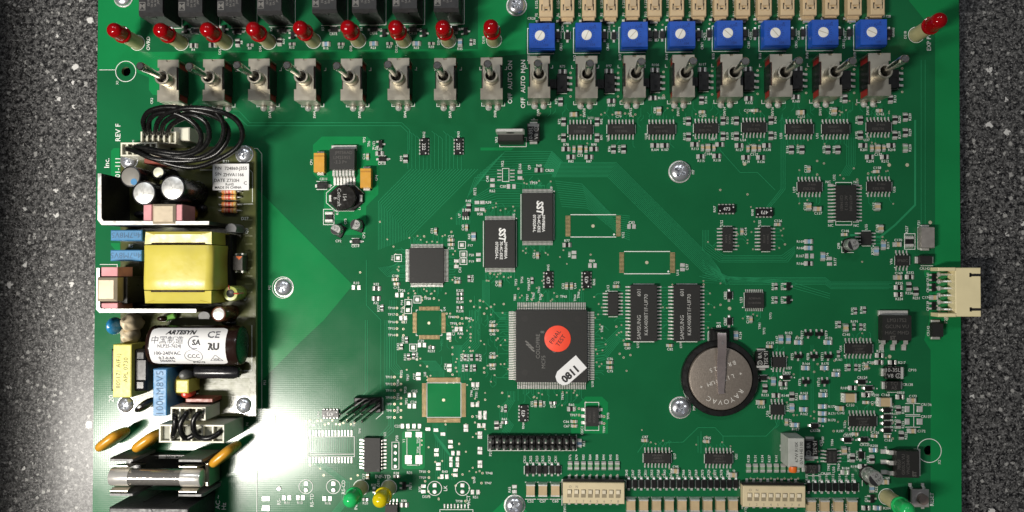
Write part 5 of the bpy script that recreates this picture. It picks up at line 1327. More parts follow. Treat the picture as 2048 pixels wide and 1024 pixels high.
# clamped transistors: pink pad, spring clip
def blk(name, u0, v0, u1, v1, z0, z1, m, label=None, c=1.0, parent_rot=0, extra=None):
    p0, p1 = W(u0, v0, z1), W(u1, v1, z1); w, d = abs(p1.x - p0.x), abs(p1.y - p0.y)
    g = G(m); g.box(-w / 2, w / 2, -d / 2, d / 2, z0, z1, 0, c)
    q = (p0 + p1) / 2; q.z = 0
    return part(PSU, name, [(name, g.mesh(name))] + (extra or []), q, 0, label)
for a in ((287, 409, 303, 441), (350, 409, 364, 441)): blk('thermal_pad', *a, 90, 148, M_PINK)
blk('spring_clip', 303.5, 408, 349.5, 447.5, 96, 154, M_CLIPT, 'tan clip between two pink pads on the capacitor-side plate', 4)
blk('clamped_transistor', 290, 400, 362, 408.5, ZB, 120, M_EPOXYD)
for a in ((202, 534, 235, 553), (202, 606, 235, 618)): blk('thermal_pad', *a, 80, 138, M_PINK)
blk('spring_clip', 192, 555, 232, 603, 96, 150, M_CLIPT, 'tan clip between two pink pads on the plate by the board edge', 5)
blk('clamped_transistor', 232.5, 553, 255, 607, ZB, 122, M_EPOXYD)
blk('spring_tongue', 253, 556, 264, 600, ZB, 100, mat('olive_metal', (.36, .33, .2), .4, .5), None, 3)

# black sleeved capacitors
def ecap(u, v, r, zt, top, label, dot=None, sleeve=M_SLEEVE, lean=0):
    gs = G(sleeve); gs.lathe([(r - .8, ZB), (r, ZB + 2), (r, ZB + 8), (r - 1.4, ZB + 11), (r, ZB + 14), (r, zt - 3), (r - 1, zt - .6), (r - 2.6, zt), (r - 3.6, zt - .8)], 36)
    gt = G(top); gt.lathe([(r - 3, zt - 2), (r - 3.2, zt - .3), (r - 4.2, zt + .2)], 36)
    ps = [('sleeve', gs.mesh('sleeve')), ('can_top', gt.mesh('can_top'))]
    if top is M_CANTOP:
        gg = G(mat('vent_score', (.42, .42, .40), .5, .6))
        for k in range(3): a = R(90 + 120 * k + r); gg.line([(0, 0), ((r - 5) * math.cos(a), (r - 5) * math.sin(a))], 1.1, zt + .4)
        ps.append(('vent_score', gg.mesh('vent_score')))
    if dot: gd = G(M_FILM); gd.disc(dot[0], dot[1], dot[2], zt + .5, 0, 20); ps.append(('blue_dot', gd.mesh('blue_dot')))
    pp('electrolytic_capacitor', ps, u, v, zt, 0, label)
ecap(260.7, 353, 20.5, 118, M_CANGREY, 'capacitor with a grey top and a blue dot', (7, -10, 6.2))
ecap(287.6, 386, 23, 150, M_CANTOP, 'large capacitor with a bright silver top nearer the board edge')
ecap(345, 375.7, 24, 152, M_CANTOP, 'large capacitor with a bright silver top nearer the white label')
ecap(316.5, 345, 13, 108, mat('yellowish_can_top', (.80, .79, .62), .42, .4), 'small capacitor with a yellowish top behind the large pair')
ecap(437, 628, 14.5, 112, M_CANTOP, 'small silver-topped capacitor between transformer and white-labelled capacitor', None, mat('orange_black_sleeve', (.10, .03, .015), .3))

# white label on the supply board
g = G(M_PAPER, M_INK); p = W(461.5, 354, ZB + 14); w2, h2 = 36, 26
g.box(-w2, w2, -h2, h2, ZB + 12, ZB + 14)
for t, x, y, s in (('P/N', -25, 17.5, 6), ('724860-J355', 10, 16, 6.2), ('S/N', -25, 6, 6), ('ZHVA1166', 5.5, 4.5, 6.2), ('DATE', -22, -6.5, 6.2), ('Z733H', 4, -6.8, 6.2), ('RoHS', -2, -14.3, 5), ('C', 29, -12, 6.5), ('MADE IN CHINA', -5, -20.5, 5)): g.text(t, x, y, s, ZB + 14.3, 0, 1, .012)
pp('paper_label', [('paper_label', g.mesh('paper_label'))], 461.5, 354, ZB + 14, 0, 'white printed part number label')
blk('label_block', 428, 330, 495, 377, ZB, ZB + 11.8, mat('dark_relay_case', (.03, .03, .03), .4))
# axial resistors
for i, v in enumerate((383, 394.5, 409, 421)):
    def mk_b():
        g = G(M_RBODY, M_BAND['o'], M_BAND['r'], M_BAND['g'])
        g.x = Matrix.Translation((0, 0, ZB + 8)) @ Matrix.Rotation(R(90), 4, 'Y')
        pr = [(2, -15), (5.2, -14.2), (5.8, -11), (5.4, -9.5), (5.0, -7), (5.0, -4.5), (5.0, -2), (5.0, .5), (5.0, 3), (5.0, 6), (5.3, 8.6), (5.8, 10), (5.7, 13), (5.2, 14.2), (2, 15)]
        rings = [[(r * math.cos(2 * math.pi * j / 16), r * math.sin(2 * math.pi * j / 16), z) for j in range(16)] for r, z in pr]
        g.loft(rings, [0, 1, 1, 0, 2, 0, 2, 2, 0, 1, 0, 3, 3, 0]); return g.mesh('body')
    def mk_w():
        g = G(M_LEAD); g.tube([(-22, 0, ZB), (-22, 0, ZB + 6), (-20, 0, ZB + 8), (20, 0, ZB + 8), (22, 0, ZB + 6), (22, 0, ZB)], 1.2, 6); return g.mesh('lead_wire')
    pp('axial_resistor', [('body', cached('axb', mk_b)), ('lead_wire', cached('axw', mk_w))], 459, v, ZB + 8, 0, '%s banded resistor below the white label' % ORD[i])

# blue film capacitors
def film(u0, v0, u1, v1, z1, txt, rot, label):
    p0, p1 = W(u0, v0, z1), W(u1, v1, z1); w, d = abs(p1.x - p0.x), abs(p1.y - p0.y); q = (p0 + p1) / 2
    gt = m_text([(txt, 0, 0, min(w, d) * .52, rot)], z1, mat('film_ink', (.05, .12, .22), .6))
    g = G(M_FILM); g.box(-w / 2, w / 2, -d / 2, d / 2, ZB + 2, z1, 0, 1.6)
    pp('film_capacitor', [('case', g.mesh('case')), ('marking', gt)], (u0 + u1) / 2, (v0 + v1) / 2, z1, 0, label)
film(221, 460, 284, 481, 96, '4n7M8V5', 180, 'light blue film capacitor under the bent plate')
film(220.5, 500, 283, 522, 96, '4n7M8V5', 180, 'light blue film capacitor above the pink pad')
film(306, 738, 333, 832, 118, '100nM8V5', 90, 'tall light blue film capacitor beside the white plug')

# yellow taped transformer
def transformer():
    z1 = 142; p0, p1 = W(285, 490, z1), W(423, 580, z1); w, d = abs(p1.x - p0.x), abs(p1.y - p0.y); c = (p0 + p1) / 2
    def rr(x, y, rad, z, n=6):
        o_ = []
        for sx, sy, a0 in ((1, 1, 0), (-1, 1, 90), (-1, -1, 180), (1, -1, 270)):
            for k in range(n + 1): a = R(a0 + 90 * k / n); o_.append((sx * (x - rad) + rad * math.cos(a), sy * (y - rad) + rad * math.sin(a), z))
        return o_
    g = G(M_TAPE)   # wrapped belly: tape pulled round a rounded core, a soft fold to the right
    hw = w / 2; prof = [(-hw - 2, ZB + 4), (-hw - 2.5, z1 - 40), (-hw - 1, z1 - 9), (-hw + 2, z1 - 3), (-hw + 8, z1 - .4), (-hw * .55, z1 + 2.2), (-hw * .1, z1 + 3.4), (hw * .25, z1 + 2.6), (hw * .42, z1 + 1.0), (hw * .55, z1 + .6), (hw * .8, z1 + .4), (hw - 8, z1 - .6), (hw - 2, z1 - 4), (hw + 1, z1 - 10), (hw + 2.5, z1 - 40), (hw + 2, ZB + 4)]
    rings = []
    for t, k in ((-1, 1.6), (-.96, .5), (-.5, 0), (0, -.4), (.5, .1), (.96, .5), (1, 1.6)):
        rings.append([(x * (1 - .004 * k) + .7 * math.sin(3 * t + z * .1), t * d / 2, z - (k if z > z1 - 12 else 0) + .5 * math.sin(x * .07 + 2 * t)) for x, z in prof])
    g.loft(rings[::-1])
    ps = [('tape_wrap', g.mesh('tape_wrap', 50))]
    for s in (1, -1):   # folded end flaps
        g = G(M_TAPE)
        y0 = s * (d / 2 + 1.5); y1 = s * (d / 2 + 25)
        A = [(-w / 2 + 3, y1, z1 - 6), (w / 2 - 3, y1, z1 - 6), (w / 2 - 2, y0, z1 - 4), (-w / 2 + 2, y0, z1 - 4)]
        top = [(-w / 2 + 20, s * (d / 2 + 20), z1 - 2), (w / 2 - 22, s * (d / 2 + 20), z1 - 2), (w / 2 - 24, y0, z1 - 9), (-w / 2 + 22, y0, z1 - 9)]
        bot = [(x, y, ZB + 4) for x, y, z in A]
        vs = bot + A + top
        fs = [[0, 1, 5, 4], [1, 2, 6, 5], [2, 3, 7, 6], [3, 0, 4, 7], [4, 5, 9, 8], [5, 6, 10, 9], [6, 7, 11, 10], [7, 4, 8, 11], [8, 9, 10, 11], [3, 2, 1, 0]]
        if s < 0: fs = [f[::-1] for f in fs]
        g.add(vs, fs); ps.append(('end_flap', g.mesh('end_flap', 20)))
        gk = G(M_SLEEVEB); gk.box(-w / 2 + 14, w / 2 - 16, min(s * (d / 2 - 2), s * (d / 2 + 4)), max(s * (d / 2 - 2), s * (d / 2 + 4)), z1 - 30, z1 - 5); ps.append(('core_gap', gk.mesh('core_gap')))
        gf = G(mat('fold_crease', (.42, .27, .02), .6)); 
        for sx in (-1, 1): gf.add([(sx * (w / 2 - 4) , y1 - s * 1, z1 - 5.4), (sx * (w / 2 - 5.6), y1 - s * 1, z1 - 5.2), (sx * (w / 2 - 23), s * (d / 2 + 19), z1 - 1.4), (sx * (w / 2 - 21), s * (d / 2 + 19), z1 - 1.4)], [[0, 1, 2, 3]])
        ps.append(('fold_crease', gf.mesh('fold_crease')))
    gc = G(M_EPOXYD); gc.box(-w / 2 - 6, w / 2 + 10, -d / 2 - 22, d / 2 + 22, ZB, ZB + 26, 0, 2); ps.append(('bobbin_base', gc.mesh('bobbin_base')))
    pp('transformer', ps, (285 + 423) / 2, 535, z1, 0, 'big transformer wrapped in glossy yellow tape')
transformer()

# optocoupler, small coil, TO-92
ps = [('body', m_body(21, 30, 30, mat('brown_opto', (.055, .047, .04), .5), 1.2)), ('lead_row', cached('opl', lambda: (lambda g: [g.box(x - 2, x + 2, s * 17 - 2, s * 17 + 2, ZB - 40, 22) for x in (-6, 6) for s in (-1, 1)] and g.mesh('lead_row'))(G(M_LEAD))), 'stuff')]
gm = G(M_ORANGE); gm.add([(-4, 13, 30.3), (9, 13, 30.3), (3, 6, 30.3)], [[2, 1, 0]]); ps.append(('corner_mark', gm.mesh('corner_mark')))
q = W(476, 526, ZB + 28); q.z = ZB
part(PSU, 'optocoupler', ps, q, 0, 'brown four-lead block with an orange corner mark')
g = G(M_GREENSH); g.lathe([(13, ZB), (14.5, ZB + 3), (14.5, 92), (13.4, 95), (8, 95.5), (7.2, 93)], 28)
gi = G(M_DARKIN); gi.lathe([(8.4, 90), (8, 95.7), (5, 94)], 20)
gr = G(M_BAND['r']); gr.tube([(7, 0, 96), (11, 0, 97), (15, 0, 95), (16, 0, 70)], 1.2, 6); gr.tube([(-2, 7, 96), (-3, 11, 97), (-3, 15, 95)], 1.2, 6)
pp('sleeved_coil', [('sleeve', g.mesh('sleeve')), ('bore', gi.mesh('bore')), ('red_wire', gr.mesh('red_wire'))], 461, 587, 95, 0, 'small coil in olive sleeve with red wire')
g = G(M_GREY); g.prism([(11 * math.cos(R(a)), 10 * math.sin(R(a))) for a in range(-30, 211, 20)] + [(-10, -7), (10, -7)], ZB + 4, 92, 0, 1); pp('small_transistor', [('small_transistor', g.mesh('small_transistor'))], 462, 457, 92, 0, 'grey half-round transistor above the yellow transformer')
g = G(M_GREY); g.prism([(12 * math.cos(R(a)), 9 * math.sin(R(a))) for a in range(-30, 211, 20)] + [(-11, -6), (11, -6)], ZB + 4, 84, 0, 1); pp('small_transistor', [('small_transistor', g.mesh('small_transistor'))], 408, 632, 84, 0, 'grey half-round transistor beside the small silver capacitor')
g = G(mat('green_glass_body', (.12, .30, .06), .2)); g.x = Matrix.Translation((0, 0, ZB + 9)) @ Matrix.Rotation(R(80), 4, 'Y'); g.lathe([(3, -12), (6, -10), (6, 10), (3, 12)], 14); pp('glass_diode', [('glass_diode', g.mesh('glass_diode'))], 342, 634, ZB + 9, 20, 'green glass diode under the bent plate')

# large lying capacitor with the maker's label
def bigcap():
    r = 38; zc = ZB + r + 3; zt = zc + r
    pL, pR = W(306, 690, zc), W(486, 690, zc); L = pR.x - pL.x
    X = Matrix.Translation((0, 0, zc)) @ Matrix.Rotation(R(90), 4, 'Y')
    g = G(M_SLEEVEB); g.x = X
    g.lathe([(r - 7, -L / 2), (r - 2, -L / 2 + 1.5), (r, -L / 2 + 5), (r, -L / 2 + 14), (r - 1.4, -L / 2 + 17), (r, -L / 2 + 20), (r, L / 2 - 4), (r - 1.5, L / 2 - 1), (r - 4, L / 2), (r - 5.4, L / 2 - 1)], 56)
    ge = G(mat('dark_green_end', (.03, .05, .04), .3)); ge.x = X; ge.lathe([(r - 5, L / 2 - 2.5), (r - 5, L / 2 - .4), (r - 8, L / 2 - .1)], 40)
    x0 = -L / 2 + 10; x1 = x0 + 146; a0, a1 = R(-62), R(62)     # label wraps the upper side
    rl = r + .5
    def cyl(x, s, k=0.0): a = s / rl; return (x, -math.sin(a) * -(rl + k), zc + math.cos(a) * (rl + k))
    gp = G(M_PAPER); n, m = 24, 22; H = rl * a1
    vs, fs = [], []
    for i in range(m + 1):
        for j in range(n + 1):
            s = -H + 2 * H * j / n; e = 0
            d = H - abs(s); rad = 10
            if d < rad: e = rad - math.sqrt(max(0, rad * rad - (rad - d) ** 2))
            xx = (x0 + e) + (x1 - x0 - 2 * e) * i / m
            vs.append(cyl(xx, s))
    for i in range(m):
        for j in range(n): b = i * (n + 1) + j; fs.append([b, b + n + 1, b + n + 2, b + 1])
    gp.add(vs, fs)
    gi = G(M_INK, mat('grey_ink', (.10, .10, .12), .6)); f = lambda x, y, z: cyl(x, y, .35)
    cx = lambda u: x0 + (u - 605) / 620 * (x1 - x0)
    cy = lambda v: (400 - v) / 172 * H * .98
    def T(t, u, v, s, mi=0, b=.025, sh=False): gi.text(t, cx(u), cy(v), s, 0, 0, mi, b, f if not sh else (lambda x, y, z: cyl(x + (y - cy(v)) * .25, y, .35)))
    T('ARTESYN', 850, 278, 9.2, 0, .045, True); T('\u4e2d\u56fd\u5236\u9020', 752, 345, 11, 1, .0)
    T('NLP25-7624J', 770, 398, 6.0, 1); T('100-240VAC', 752, 452, 7, 1); T('0.7-0.4A', 740, 497, 6.4, 1); T('50/60Hz', 738, 530, 6, 1); T('8190178', 990, 546, 4.6, 0)
    T('CE', 1120, 298, 14, 1, .02); T('SA', 990, 365, 10, 0, .03); T('CCC', 962, 478, 8, 0, .01); T('R\u0055', 1130, 398, 12, 0, .06); T('VDE', 1140, 510, 4.4, 1)
    def ringc(u, v, a, b, w, s0=0, s1=360):
        P = [(cx(u) + a * math.cos(R(t)), cy(v) + b * math.sin(R(t))) for t in range(s0, s1 + 1, 12)]
        vv, ff = [], []
        for k, (x, y) in enumerate(P):
            t = R(s0 + 12 * k); vv += [cyl(x - w / 2 * math.cos(t), y - w / 2 * math.sin(t), .35), cyl(x + w / 2 * math.cos(t), y + w / 2 * math.sin(t), .35)]
        for k in range(len(P) - 1): ff.append([2 * k, 2 * k + 1, 2 * k + 3, 2 * k + 2])
        gi.add(vv, ff, 1)
    ringc(975, 365, 12, 12, 1.8, 60, 300); ringc(962, 478, 17, 13, 1.0)
    tri = [(cx(1140) - 12, cy(525)), (cx(1140) + 12, cy(525)), (cx(1140), cy(465))]
    for k in range(3):
        a, b = Vector(tri[k]), Vector(tri[(k + 1) % 3]); d = (b - a).normalized(); nn = Vector((-d.y, d.x)) * .5
        st = [a + (b - a) * t / 6 for t in range(7)]
        vv = [cyl(*(p + nn), .35) for p in st] + [cyl(*(p - nn), .35) for p in st]
        gi.add(vv, [[i, i + 1, 8 + i, 7 + i] for i in range(6)], 1)
    p = (pL + pR) / 2; p.z = 0
    part(PSU, 'main_capacitor', [('sleeve', g.mesh('sleeve')), ('end_disc', ge.mesh('end_disc')), ('paper_label', gp.mesh('paper_label', 60)), ('label_print', gi.mesh('label_print'), 'stuff')], p, 0, 'large lying brown capacitor wearing a white printed label')
bigcap()
g = G(M_SLEEVE); g.x = Matrix.Translation((0, 0, ZB + 24)) @ Matrix.Rotation(R(90), 4, 'Y'); g.lathe([(6, -46), (12, -44), (13.2, -40), (12.6, 0), (13.2, 30), (10, 42), (6, 45)], 24); pp('sleeved_thermistor', [('sleeved_thermistor', g.mesh('sleeved_thermistor'))], 436, 744, ZB + 24, 0, 'black sleeved cylinder under the white-labelled capacitor')

# yellow line choke with black core
def choke():
    z1 = 112; p0, p1 = W(226, 689, z1), W(262, 795, z1); w, d = abs(p1.x - p0.x), abs(p1.y - p0.y)
    g = G(M_TAPEL); g.box(-w / 2, w / 2, -d / 2, d / 2, ZB + 4, z1, 0, 1.5)
    gk = G(M_EPOXYD); gk.box(-w / 2 - 11, w / 2 + 24, -d * .40, d * .40, ZB + 4, z1 - 14, 0, 3)
    ge = G(M_SLEEVE)
    for s in (-1, 1): ge.box(w / 2 + 4, w / 2 + 22, s * d * .28 - 9, s * d * .28 + 9, z1 - 15, z1 - 9, 0, 3)
    gt = m_text([('805171 A(F1)', -6, 0, 8.4, 90), ('APL 0730', 7, 2, 8.4, 90)], z1, mat('choke_ink', (.10, .10, .03), .6))
    pp('line_choke', [('tape_wrap', g.mesh('tape_wrap')), ('core', gk.mesh('core')), ('core_lug', ge.mesh('core_lug')), ('marking', gt)], 244, 742, z1, 0, 'yellow taped choke printed 805171 with a black core')
choke()
# blue disc and glue, yellow-banded toroid, black disc, brown header
def ball(g, sx, sy, sz, c=(0, 0, 0), n=20, lump=0.0, seed=1):
    rnd = random.Random(seed); ph = [rnd.uniform(0, 6) for _ in range(4)]
    rings = []
    for i in range(1, 12):
        t = math.pi * i / 12; ring = []
        for j in range(n):
            a = 2 * math.pi * j / n
            k = 1 + lump * (math.sin(3 * a + ph[0] + 2 * t) + .7 * math.sin(5 * t + ph[1] + a) + .5 * math.sin(5 * a - ph[2] - 3 * t))
            ring.append((c[0] + sx * k * math.sin(t) * math.cos(a), c[1] + sy * k * math.sin(t) * math.sin(a), c[2] - sz * k * math.cos(t)))
        rings.append(ring)
    return g.loft(rings)
g = G(mat('blue_disc_lacquer', (.02, .20, .42), .25)); ball(g, 11, 17, 26, (0, 0, 84)); pp('disc_capacitor', [('disc_capacitor', g.mesh('disc_capacitor'))], 226, 652, 90, 0, 'blue disc capacitor under cream glue')
g = G(M_GLUE); ball(g, 17, 17, 34, (0, 10, 78), 24, .07, 3); ball(g, 15, 17, 30, (-4, -14, 76), 24, .07, 9); pp('glue_blob', [('glue_blob', g.mesh('glue_blob', 70))], 251, 657, 104, 0, 'lump of cream glue between choke and bent plate')
g = G(mat('ochre_coil', (.52, .34, .06), .35)); ball(g, 16, 21, 22, (-10, -2, 64))
g1 = G(M_TAPEL); g1.box(-8, 17, -13, 12, ZB, 96, 0, 2)
g2 = G(M_GREY); ball(g2, 12.5, 11, 24, (5, 20, 74)); g3 = G(M_BAND['r']); ball(g3, 13, 9, 20, (6, -17, 70))
pp('toroid_coil', [('ring', g.mesh('ring')), ('band', g1.mesh('band')), ('cap', g2.mesh('cap')), ('red_winding', g3.mesh('red_winding'))], 361, 772, 92, 0, 'small coil of yellow, grey and red beside the tall blue film capacitor')
g = G(M_SLEEVE); g.x = Matrix.Rotation(R(38), 4, 'Z'); ball(g, 21, 8, 26, (0, 0, 70)); pp('disc_thermistor', [('disc_thermistor', g.mesh('disc_thermistor'))], 284, 812, 84, 0, 'black disc beside the tall blue film capacitor')
blk('supply_header', 288, 317, 330, 327, ZB, 92, M_BROWN); blk('supply_header', 371, 797, 425, 805, ZB, 88, M_BROWN)
# dark small fillers standing on the board between the big parts
for a in ((262, 420, 300, 436, 70, M_SLEEVE), (370, 412, 386, 440, 78, M_DIP), (392, 408, 410, 424, 66, M_SLEEVE), (264, 606, 300, 617, 74, M_EPOXYD), (310, 632, 330, 644, 66, M_SLEEVEB), (440, 640, 470, 652, 60, M_SLEEVE), (270, 690, 298, 712, 70, M_SLEEVE), (300, 690, 312, 720, 62, M_LEAD)):
    u0, v0, u1, v1, z, m = a; p0, p1 = W(u0, v0, z), W(u1, v1, z); w, d = abs(p1.x - p0.x) / 2, abs(p1.y - p0.y) / 2
    g = G(m); ball(g, w, d, (z - ZB) / 2, (0, 0, (z + ZB) / 2)); pp('dipped_capacitor', [('dipped_capacitor', g.mesh('dipped_capacitor'))], (u0 + u1) / 2, (v0 + v1) / 2, z)

# ------------------------------------------------------------------ plugs and jumper wires
def plug(u0, v0, u1, v1, z0, z1, nslot, depth, name, label):
    """nylon plug seen from its wire side: open slots along the top"""
    p0, p1 = W(u0, v0, z1), W(u1, v1, z1); w, d = abs(p1.x - p0.x), abs(p1.y - p0.y); c = (p0 + p1) / 2; c.z = 0
    t = thing(name, label, 'plug', c)
    g = G(M_IVORY); g.box(-w / 2, w / 2, -d / 2, d / 2, z0, z1 - depth, 0, .5); obj('housing', g.mesh('housing'), t)
    wl = 3.2
    for s, nm in ((1, 'side'), (-1, 'side')):
        g = G(M_IVORY); y = s * (d / 2 - wl / 2); g.box(-w / 2, w / 2, y - wl / 2, y + wl / 2, z1 - depth - .2, z1, 0, .5); obj('long_wall', g.mesh('long_wall'), t)
    for i in range(nslot + 1):
        x = -w / 2 + wl / 2 + (w - wl) * i / nslot
        g = G(M_IVORY); g.box(x - wl / 2, x + wl / 2, -d / 2 + wl - .2, d / 2 - wl + .2, z1 - depth - .2, z1 - .3, 0, .4); obj('rib', g.mesh('rib'), t)
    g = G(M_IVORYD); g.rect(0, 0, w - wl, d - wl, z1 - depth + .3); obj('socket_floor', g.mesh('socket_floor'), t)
    return t, c, w, d
def wire(pts, label, r=5.2, group='black jumper wires'):
    P = [W(u, v, z) for u, v, z in pts]; c = P[0].copy(); c.z = 0
    # Catmull-Rom through the measured points
    Q = [P[0]] + P + [P[-1]]; S_ = []
    for i in range(1, len(Q) - 2):
        for k in range(8):
            t = k / 8; a, b, d, e = Q[i - 1], Q[i], Q[i + 1], Q[i + 2]
            S_.append(.5 * ((2 * b) + (d - a) * t + (2 * a - 5 * b + 4 * d - e) * t * t + (3 * b - a - 3 * d + e) * t ** 3))
    S_.append(P[-1])
    g = G(M_WIRE); g.tube([p - c for p in S_], r, 10)
    o = thing('jumper_wire', label, 'wire', c, 0, g.mesh('jumper_wire', 60), group)
plug(341, 814, 411, 841, ZB, 112, 4, 10, 'wire_plug', 'small ivory four-slot plug at the lower end of the power supply')
plug(318, 849, 448, 886, 0.5, 104, 6, 10, 'wire_plug', 'wide ivory six-slot plug above the glass fuse')
wire([(349, 824, 100), (350, 833, 122), (350, 850, 124), (347, 868, 116), (346, 876, 98)], 'nearly straight black wire between the ivory plugs, beside the board edge')
wire([(379, 822, 100), (373, 827, 122), (361, 848, 126), (364, 868, 120), (374, 876, 112), (390, 868, 110), (397, 864, 96)], 'middle hooked black wire between the ivory plugs')
wire([(408, 827, 100), (398, 826, 122), (387, 842, 126), (390, 866, 120), (404, 876, 114), (425, 874, 112), (440, 864, 106), (441, 862, 96)], 'largest hooked black wire between the ivory plugs')
g = G(M_IVORY)
for k in range(6): pass
plug(281, 263, 352, 288, 0.5, 92, 6, 8, 'wire_plug', 'upper ivory plug with five black wires near the REV F lettering')
blk2 = W(366, 268, 70)
t = thing('plug_header', 'ivory header block behind the upper wire plug', 'header', Vector((blk2.x, blk2.y, 0)))
g = G(M_IVORY); g.box(-16, 16, -14, 12, .5, 78, 0, 2); obj('housing', g.mesh('housing'), t)
plug(241, 285, 314, 312, ZB, 100, 6, 8, 'wire_plug', 'ivory plug half hidden under black wires at the upper end of the power supply')
LOOPS = [
 ([(291, 272, 82), (289, 258, 118), (287, 240, 140), (300, 222, 160), (335, 214, 170), (380, 220, 172), (428, 232, 165), (455, 255, 150), (452, 285, 135), (425, 312, 125), (370, 322, 120), (310, 318, 122), (275, 304, 118), (256, 298, 106), (254, 298, 92)], 'outer black loop wire nearest the board edge at the upper plug'),
 ([(301, 272, 82), (298, 258, 118), (300, 238, 145), (318, 226, 160), (350, 226, 165), (385, 244, 160), (402, 270, 148), (395, 295, 135), (365, 306, 125), (320, 302, 122), (280, 294, 114), (262, 297, 92)], 'second black loop wire at the upper plug'),
 ([(313, 272, 82), (312, 258, 118), (318, 240, 145), (335, 226, 165), (375, 216, 178), (425, 220, 178), (468, 236, 165), (485, 265, 150), (474, 295, 135), (430, 322, 122), (380, 335, 112), (320, 322, 118), (282, 305, 114), (270, 298, 92)], 'largest black loop wire reaching furthest from the upper plug'),
 ([(324, 272, 82), (324, 258, 115), (330, 244, 140), (350, 232, 158), (385, 230, 168), (412, 245, 165), (418, 275, 150), (400, 300, 135), (360, 312, 125), (310, 305, 122), (285, 298, 110), (280, 298, 92)], 'fourth black loop wire at the upper plug'),
 ([(336, 272, 82), (337, 260, 112), (345, 248, 135), (362, 238, 155), (400, 222, 170), (432, 225, 172), (448, 255, 158), (438, 290, 140), (400, 315, 125), (345, 314, 124), (300, 303, 114), (290, 298, 92)], 'fifth black loop wire, nearest the header block'),
]
for pts, lb in LOOPS: wire(pts, lb, 4.9, 'black loop wires at the upper plug')

# ------------------------------------------------------------------ dipped discs, fuse, inlet block
def dipdisc(ux, vx, ut, vt, label):
    """disc standing on the board; its rim is seen from above"""
    zc = 62; pa, pb = W(ux, vx, zc), W(ut, vt, zc); c = (pa + pb) / 2; d = pb - pa; L = d.length
    ang = math.degrees(math.atan2(d.y, d.x))
    g = G(M_DIP); a = L / 2
    # capsule-like disc: superellipse outline, rounded thickness
    rings = []
    m = 12
    for i in range(m + 1):
        t = -1 + 2 * i / m; th = 8.6 * t; k = math.sqrt(max(.02, 1 - t * t)) ; inset = 8.6 * (1 - k)
        ring = []
        for j in range(32):
            b = 2 * math.pi * j / 32; cs, sn = math.cos(b), math.sin(b)
            x = (a - inset) * math.copysign(abs(cs) ** .55, cs); z = (36 - inset) * math.copysign(abs(sn) ** .6, sn)
            ring.append((x, -th, z + 42))
        rings.append(ring)
    g.loft(rings)
    gl = G(M_LEAD)
    for x in (-10, 10): gl.tube([(x, 0, 0), (x, 0, 12)], 1.6, 6)
    c.z = 0
    part(BOARD, 'disc_varistor', [('body', g.mesh('body', 50)), ('lead_pair', gl.mesh('lead_pair'), 'stuff')], c, ang, label)
dipdisc(192, 901, 239, 864, 'ochre dipped disc beside the board edge')
dipdisc(265, 902, 313, 866, 'ochre dipped disc between board edge and wide ivory plug')
dipdisc(419, 933, 467, 892, 'ochre dipped disc beside the end of the glass fuse')

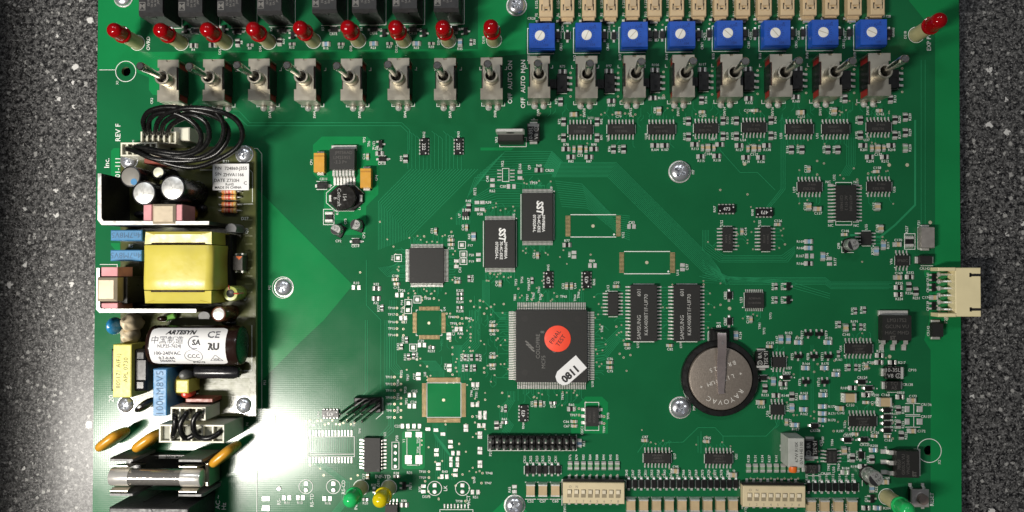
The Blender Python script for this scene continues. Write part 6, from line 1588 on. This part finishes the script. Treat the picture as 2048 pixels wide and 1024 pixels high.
def fuse():
    zf = 84; rf = 17.5
    c = W(314, 954, zf); c.z = 0
    hd = part(BOARD, 'fuse_clip_base', [], c, 0, 'black fuse holder under the glass fuse')
    g = G(M_EPOXYD); g.box(-92, 92, -26, 30, 1, 22, 0, 2); obj('base', g.mesh('base'), hd)
    for sx in (-1, 1):
        for sy in (-1, 1):
            g = G(M_GREY); x = sx * 67; y = sy * 33
            g.loft([[(x - 26, y - 3, 2), (x + 26, y - 3, 2), (x + 26, y + 3, 2), (x - 26, y + 3, 2)], [(x - 25, y - 3, 84), (x + 25, y - 3, 84), (x + 25, y + 3, 84), (x - 25, y + 3, 84)], [(x - 22, y - 2, 90), (x + 22, y - 2, 90), (x + 22, y + 2, 90), (x - 22, y + 2, 90)]]); obj('side_wall', g.mesh('side_wall'), hd)
            g = G(M_STEEL); yy = sy * 19
            g.loft([[(x - 17, yy * .55, 24), (x + 17, yy * .55, 24), (x + 17, yy * .55 + sy * 2, 24), (x - 17, yy * .55 + sy * 2, 24)], [(x - 17, yy, 70), (x + 17, yy, 70), (x + 17, yy + sy * 2, 70), (x - 17, yy + sy * 2, 70)], [(x - 17, yy + sy * .6, 90), (x + 17, yy + sy * .6, 90), (x + 17, yy + sy * 2.4, 90), (x - 17, yy + sy * 2.4, 90)], [(x - 17, yy + sy * 4, 100), (x + 17, yy + sy * 4, 100), (x + 17, yy + sy * 5.6, 100), (x - 17, yy + sy * 5.6, 100)]]); obj('spring_clip', g.mesh('spring_clip'), hd)
    g = G(M_STEEL); g.box(86, 94, -22, 24, 10, 66, 0, 2); obj('end_stop', g.mesh('end_stop'), hd)
    gm = G(M_PRINTW); gm.rect(8, 25, 66, 7, 22.2); obj('rating_plate', gm.mesh('rating_plate'), hd)
    gm = G(M_INK); gm.text('300V MAX', 8, 25, 6, 22.5, 0, 0, .01); obj('marking', gm.mesh('marking'), hd)
    t = thing('glass_fuse', 'glass tube fuse with silver end caps lying in the black holder', 'fuse', c)
    X = Matrix.Translation((0, 0, zf)) @ Matrix.Rotation(R(90), 4, 'Y')
    g = G(M_GLASS); g.x = X; g.lathe([(rf - 1.6, -58), (rf - 1.6, 58)], 32); obj('tube', g.mesh('tube'), t)
    for s in (-1, 1):
        g = G(M_CAP); g.x = X; pr = [(rf - 1.4, s * 50), (rf, s * 50.6), (rf, s * 86), (rf - 1, s * 88.5), (rf - 4, s * 89.5)]
        if s < 0: pr = pr[::-1]
        g.lathe(pr, 36); obj('end_cap', g.mesh('end_cap'), t)
fuse()
def inlet():
    h = 128; p0, p1 = W(218, 1016, h), W(377, 1016, h); w = p1.x - p0.x; c = (p0 + p1) / 2; c.z = 0; c.y -= 60
    e = part(BOARD, 'terminal_block', [], c, 0, 'black terminal block at the lower edge below the fuse')
    g = G(M_RELAY); g.box(-w / 2, w / 2, -60, 60, 1, h, 0, 2); obj('housing', g.mesh('housing'), e)
    for x in (-28, 28): g = G(M_EPOXYD); g.box(x - 1.5, x + 1.5, 59.5, 61, 4, h - 40); obj('rib', g.mesh('rib'), e)
    g = G(M_GREY); g.lathe([(5, h), (5, h + 1), (4, h + 1.4)], 20, 0, 2, 54); obj('stud', g.mesh('stud'), e)
inlet()
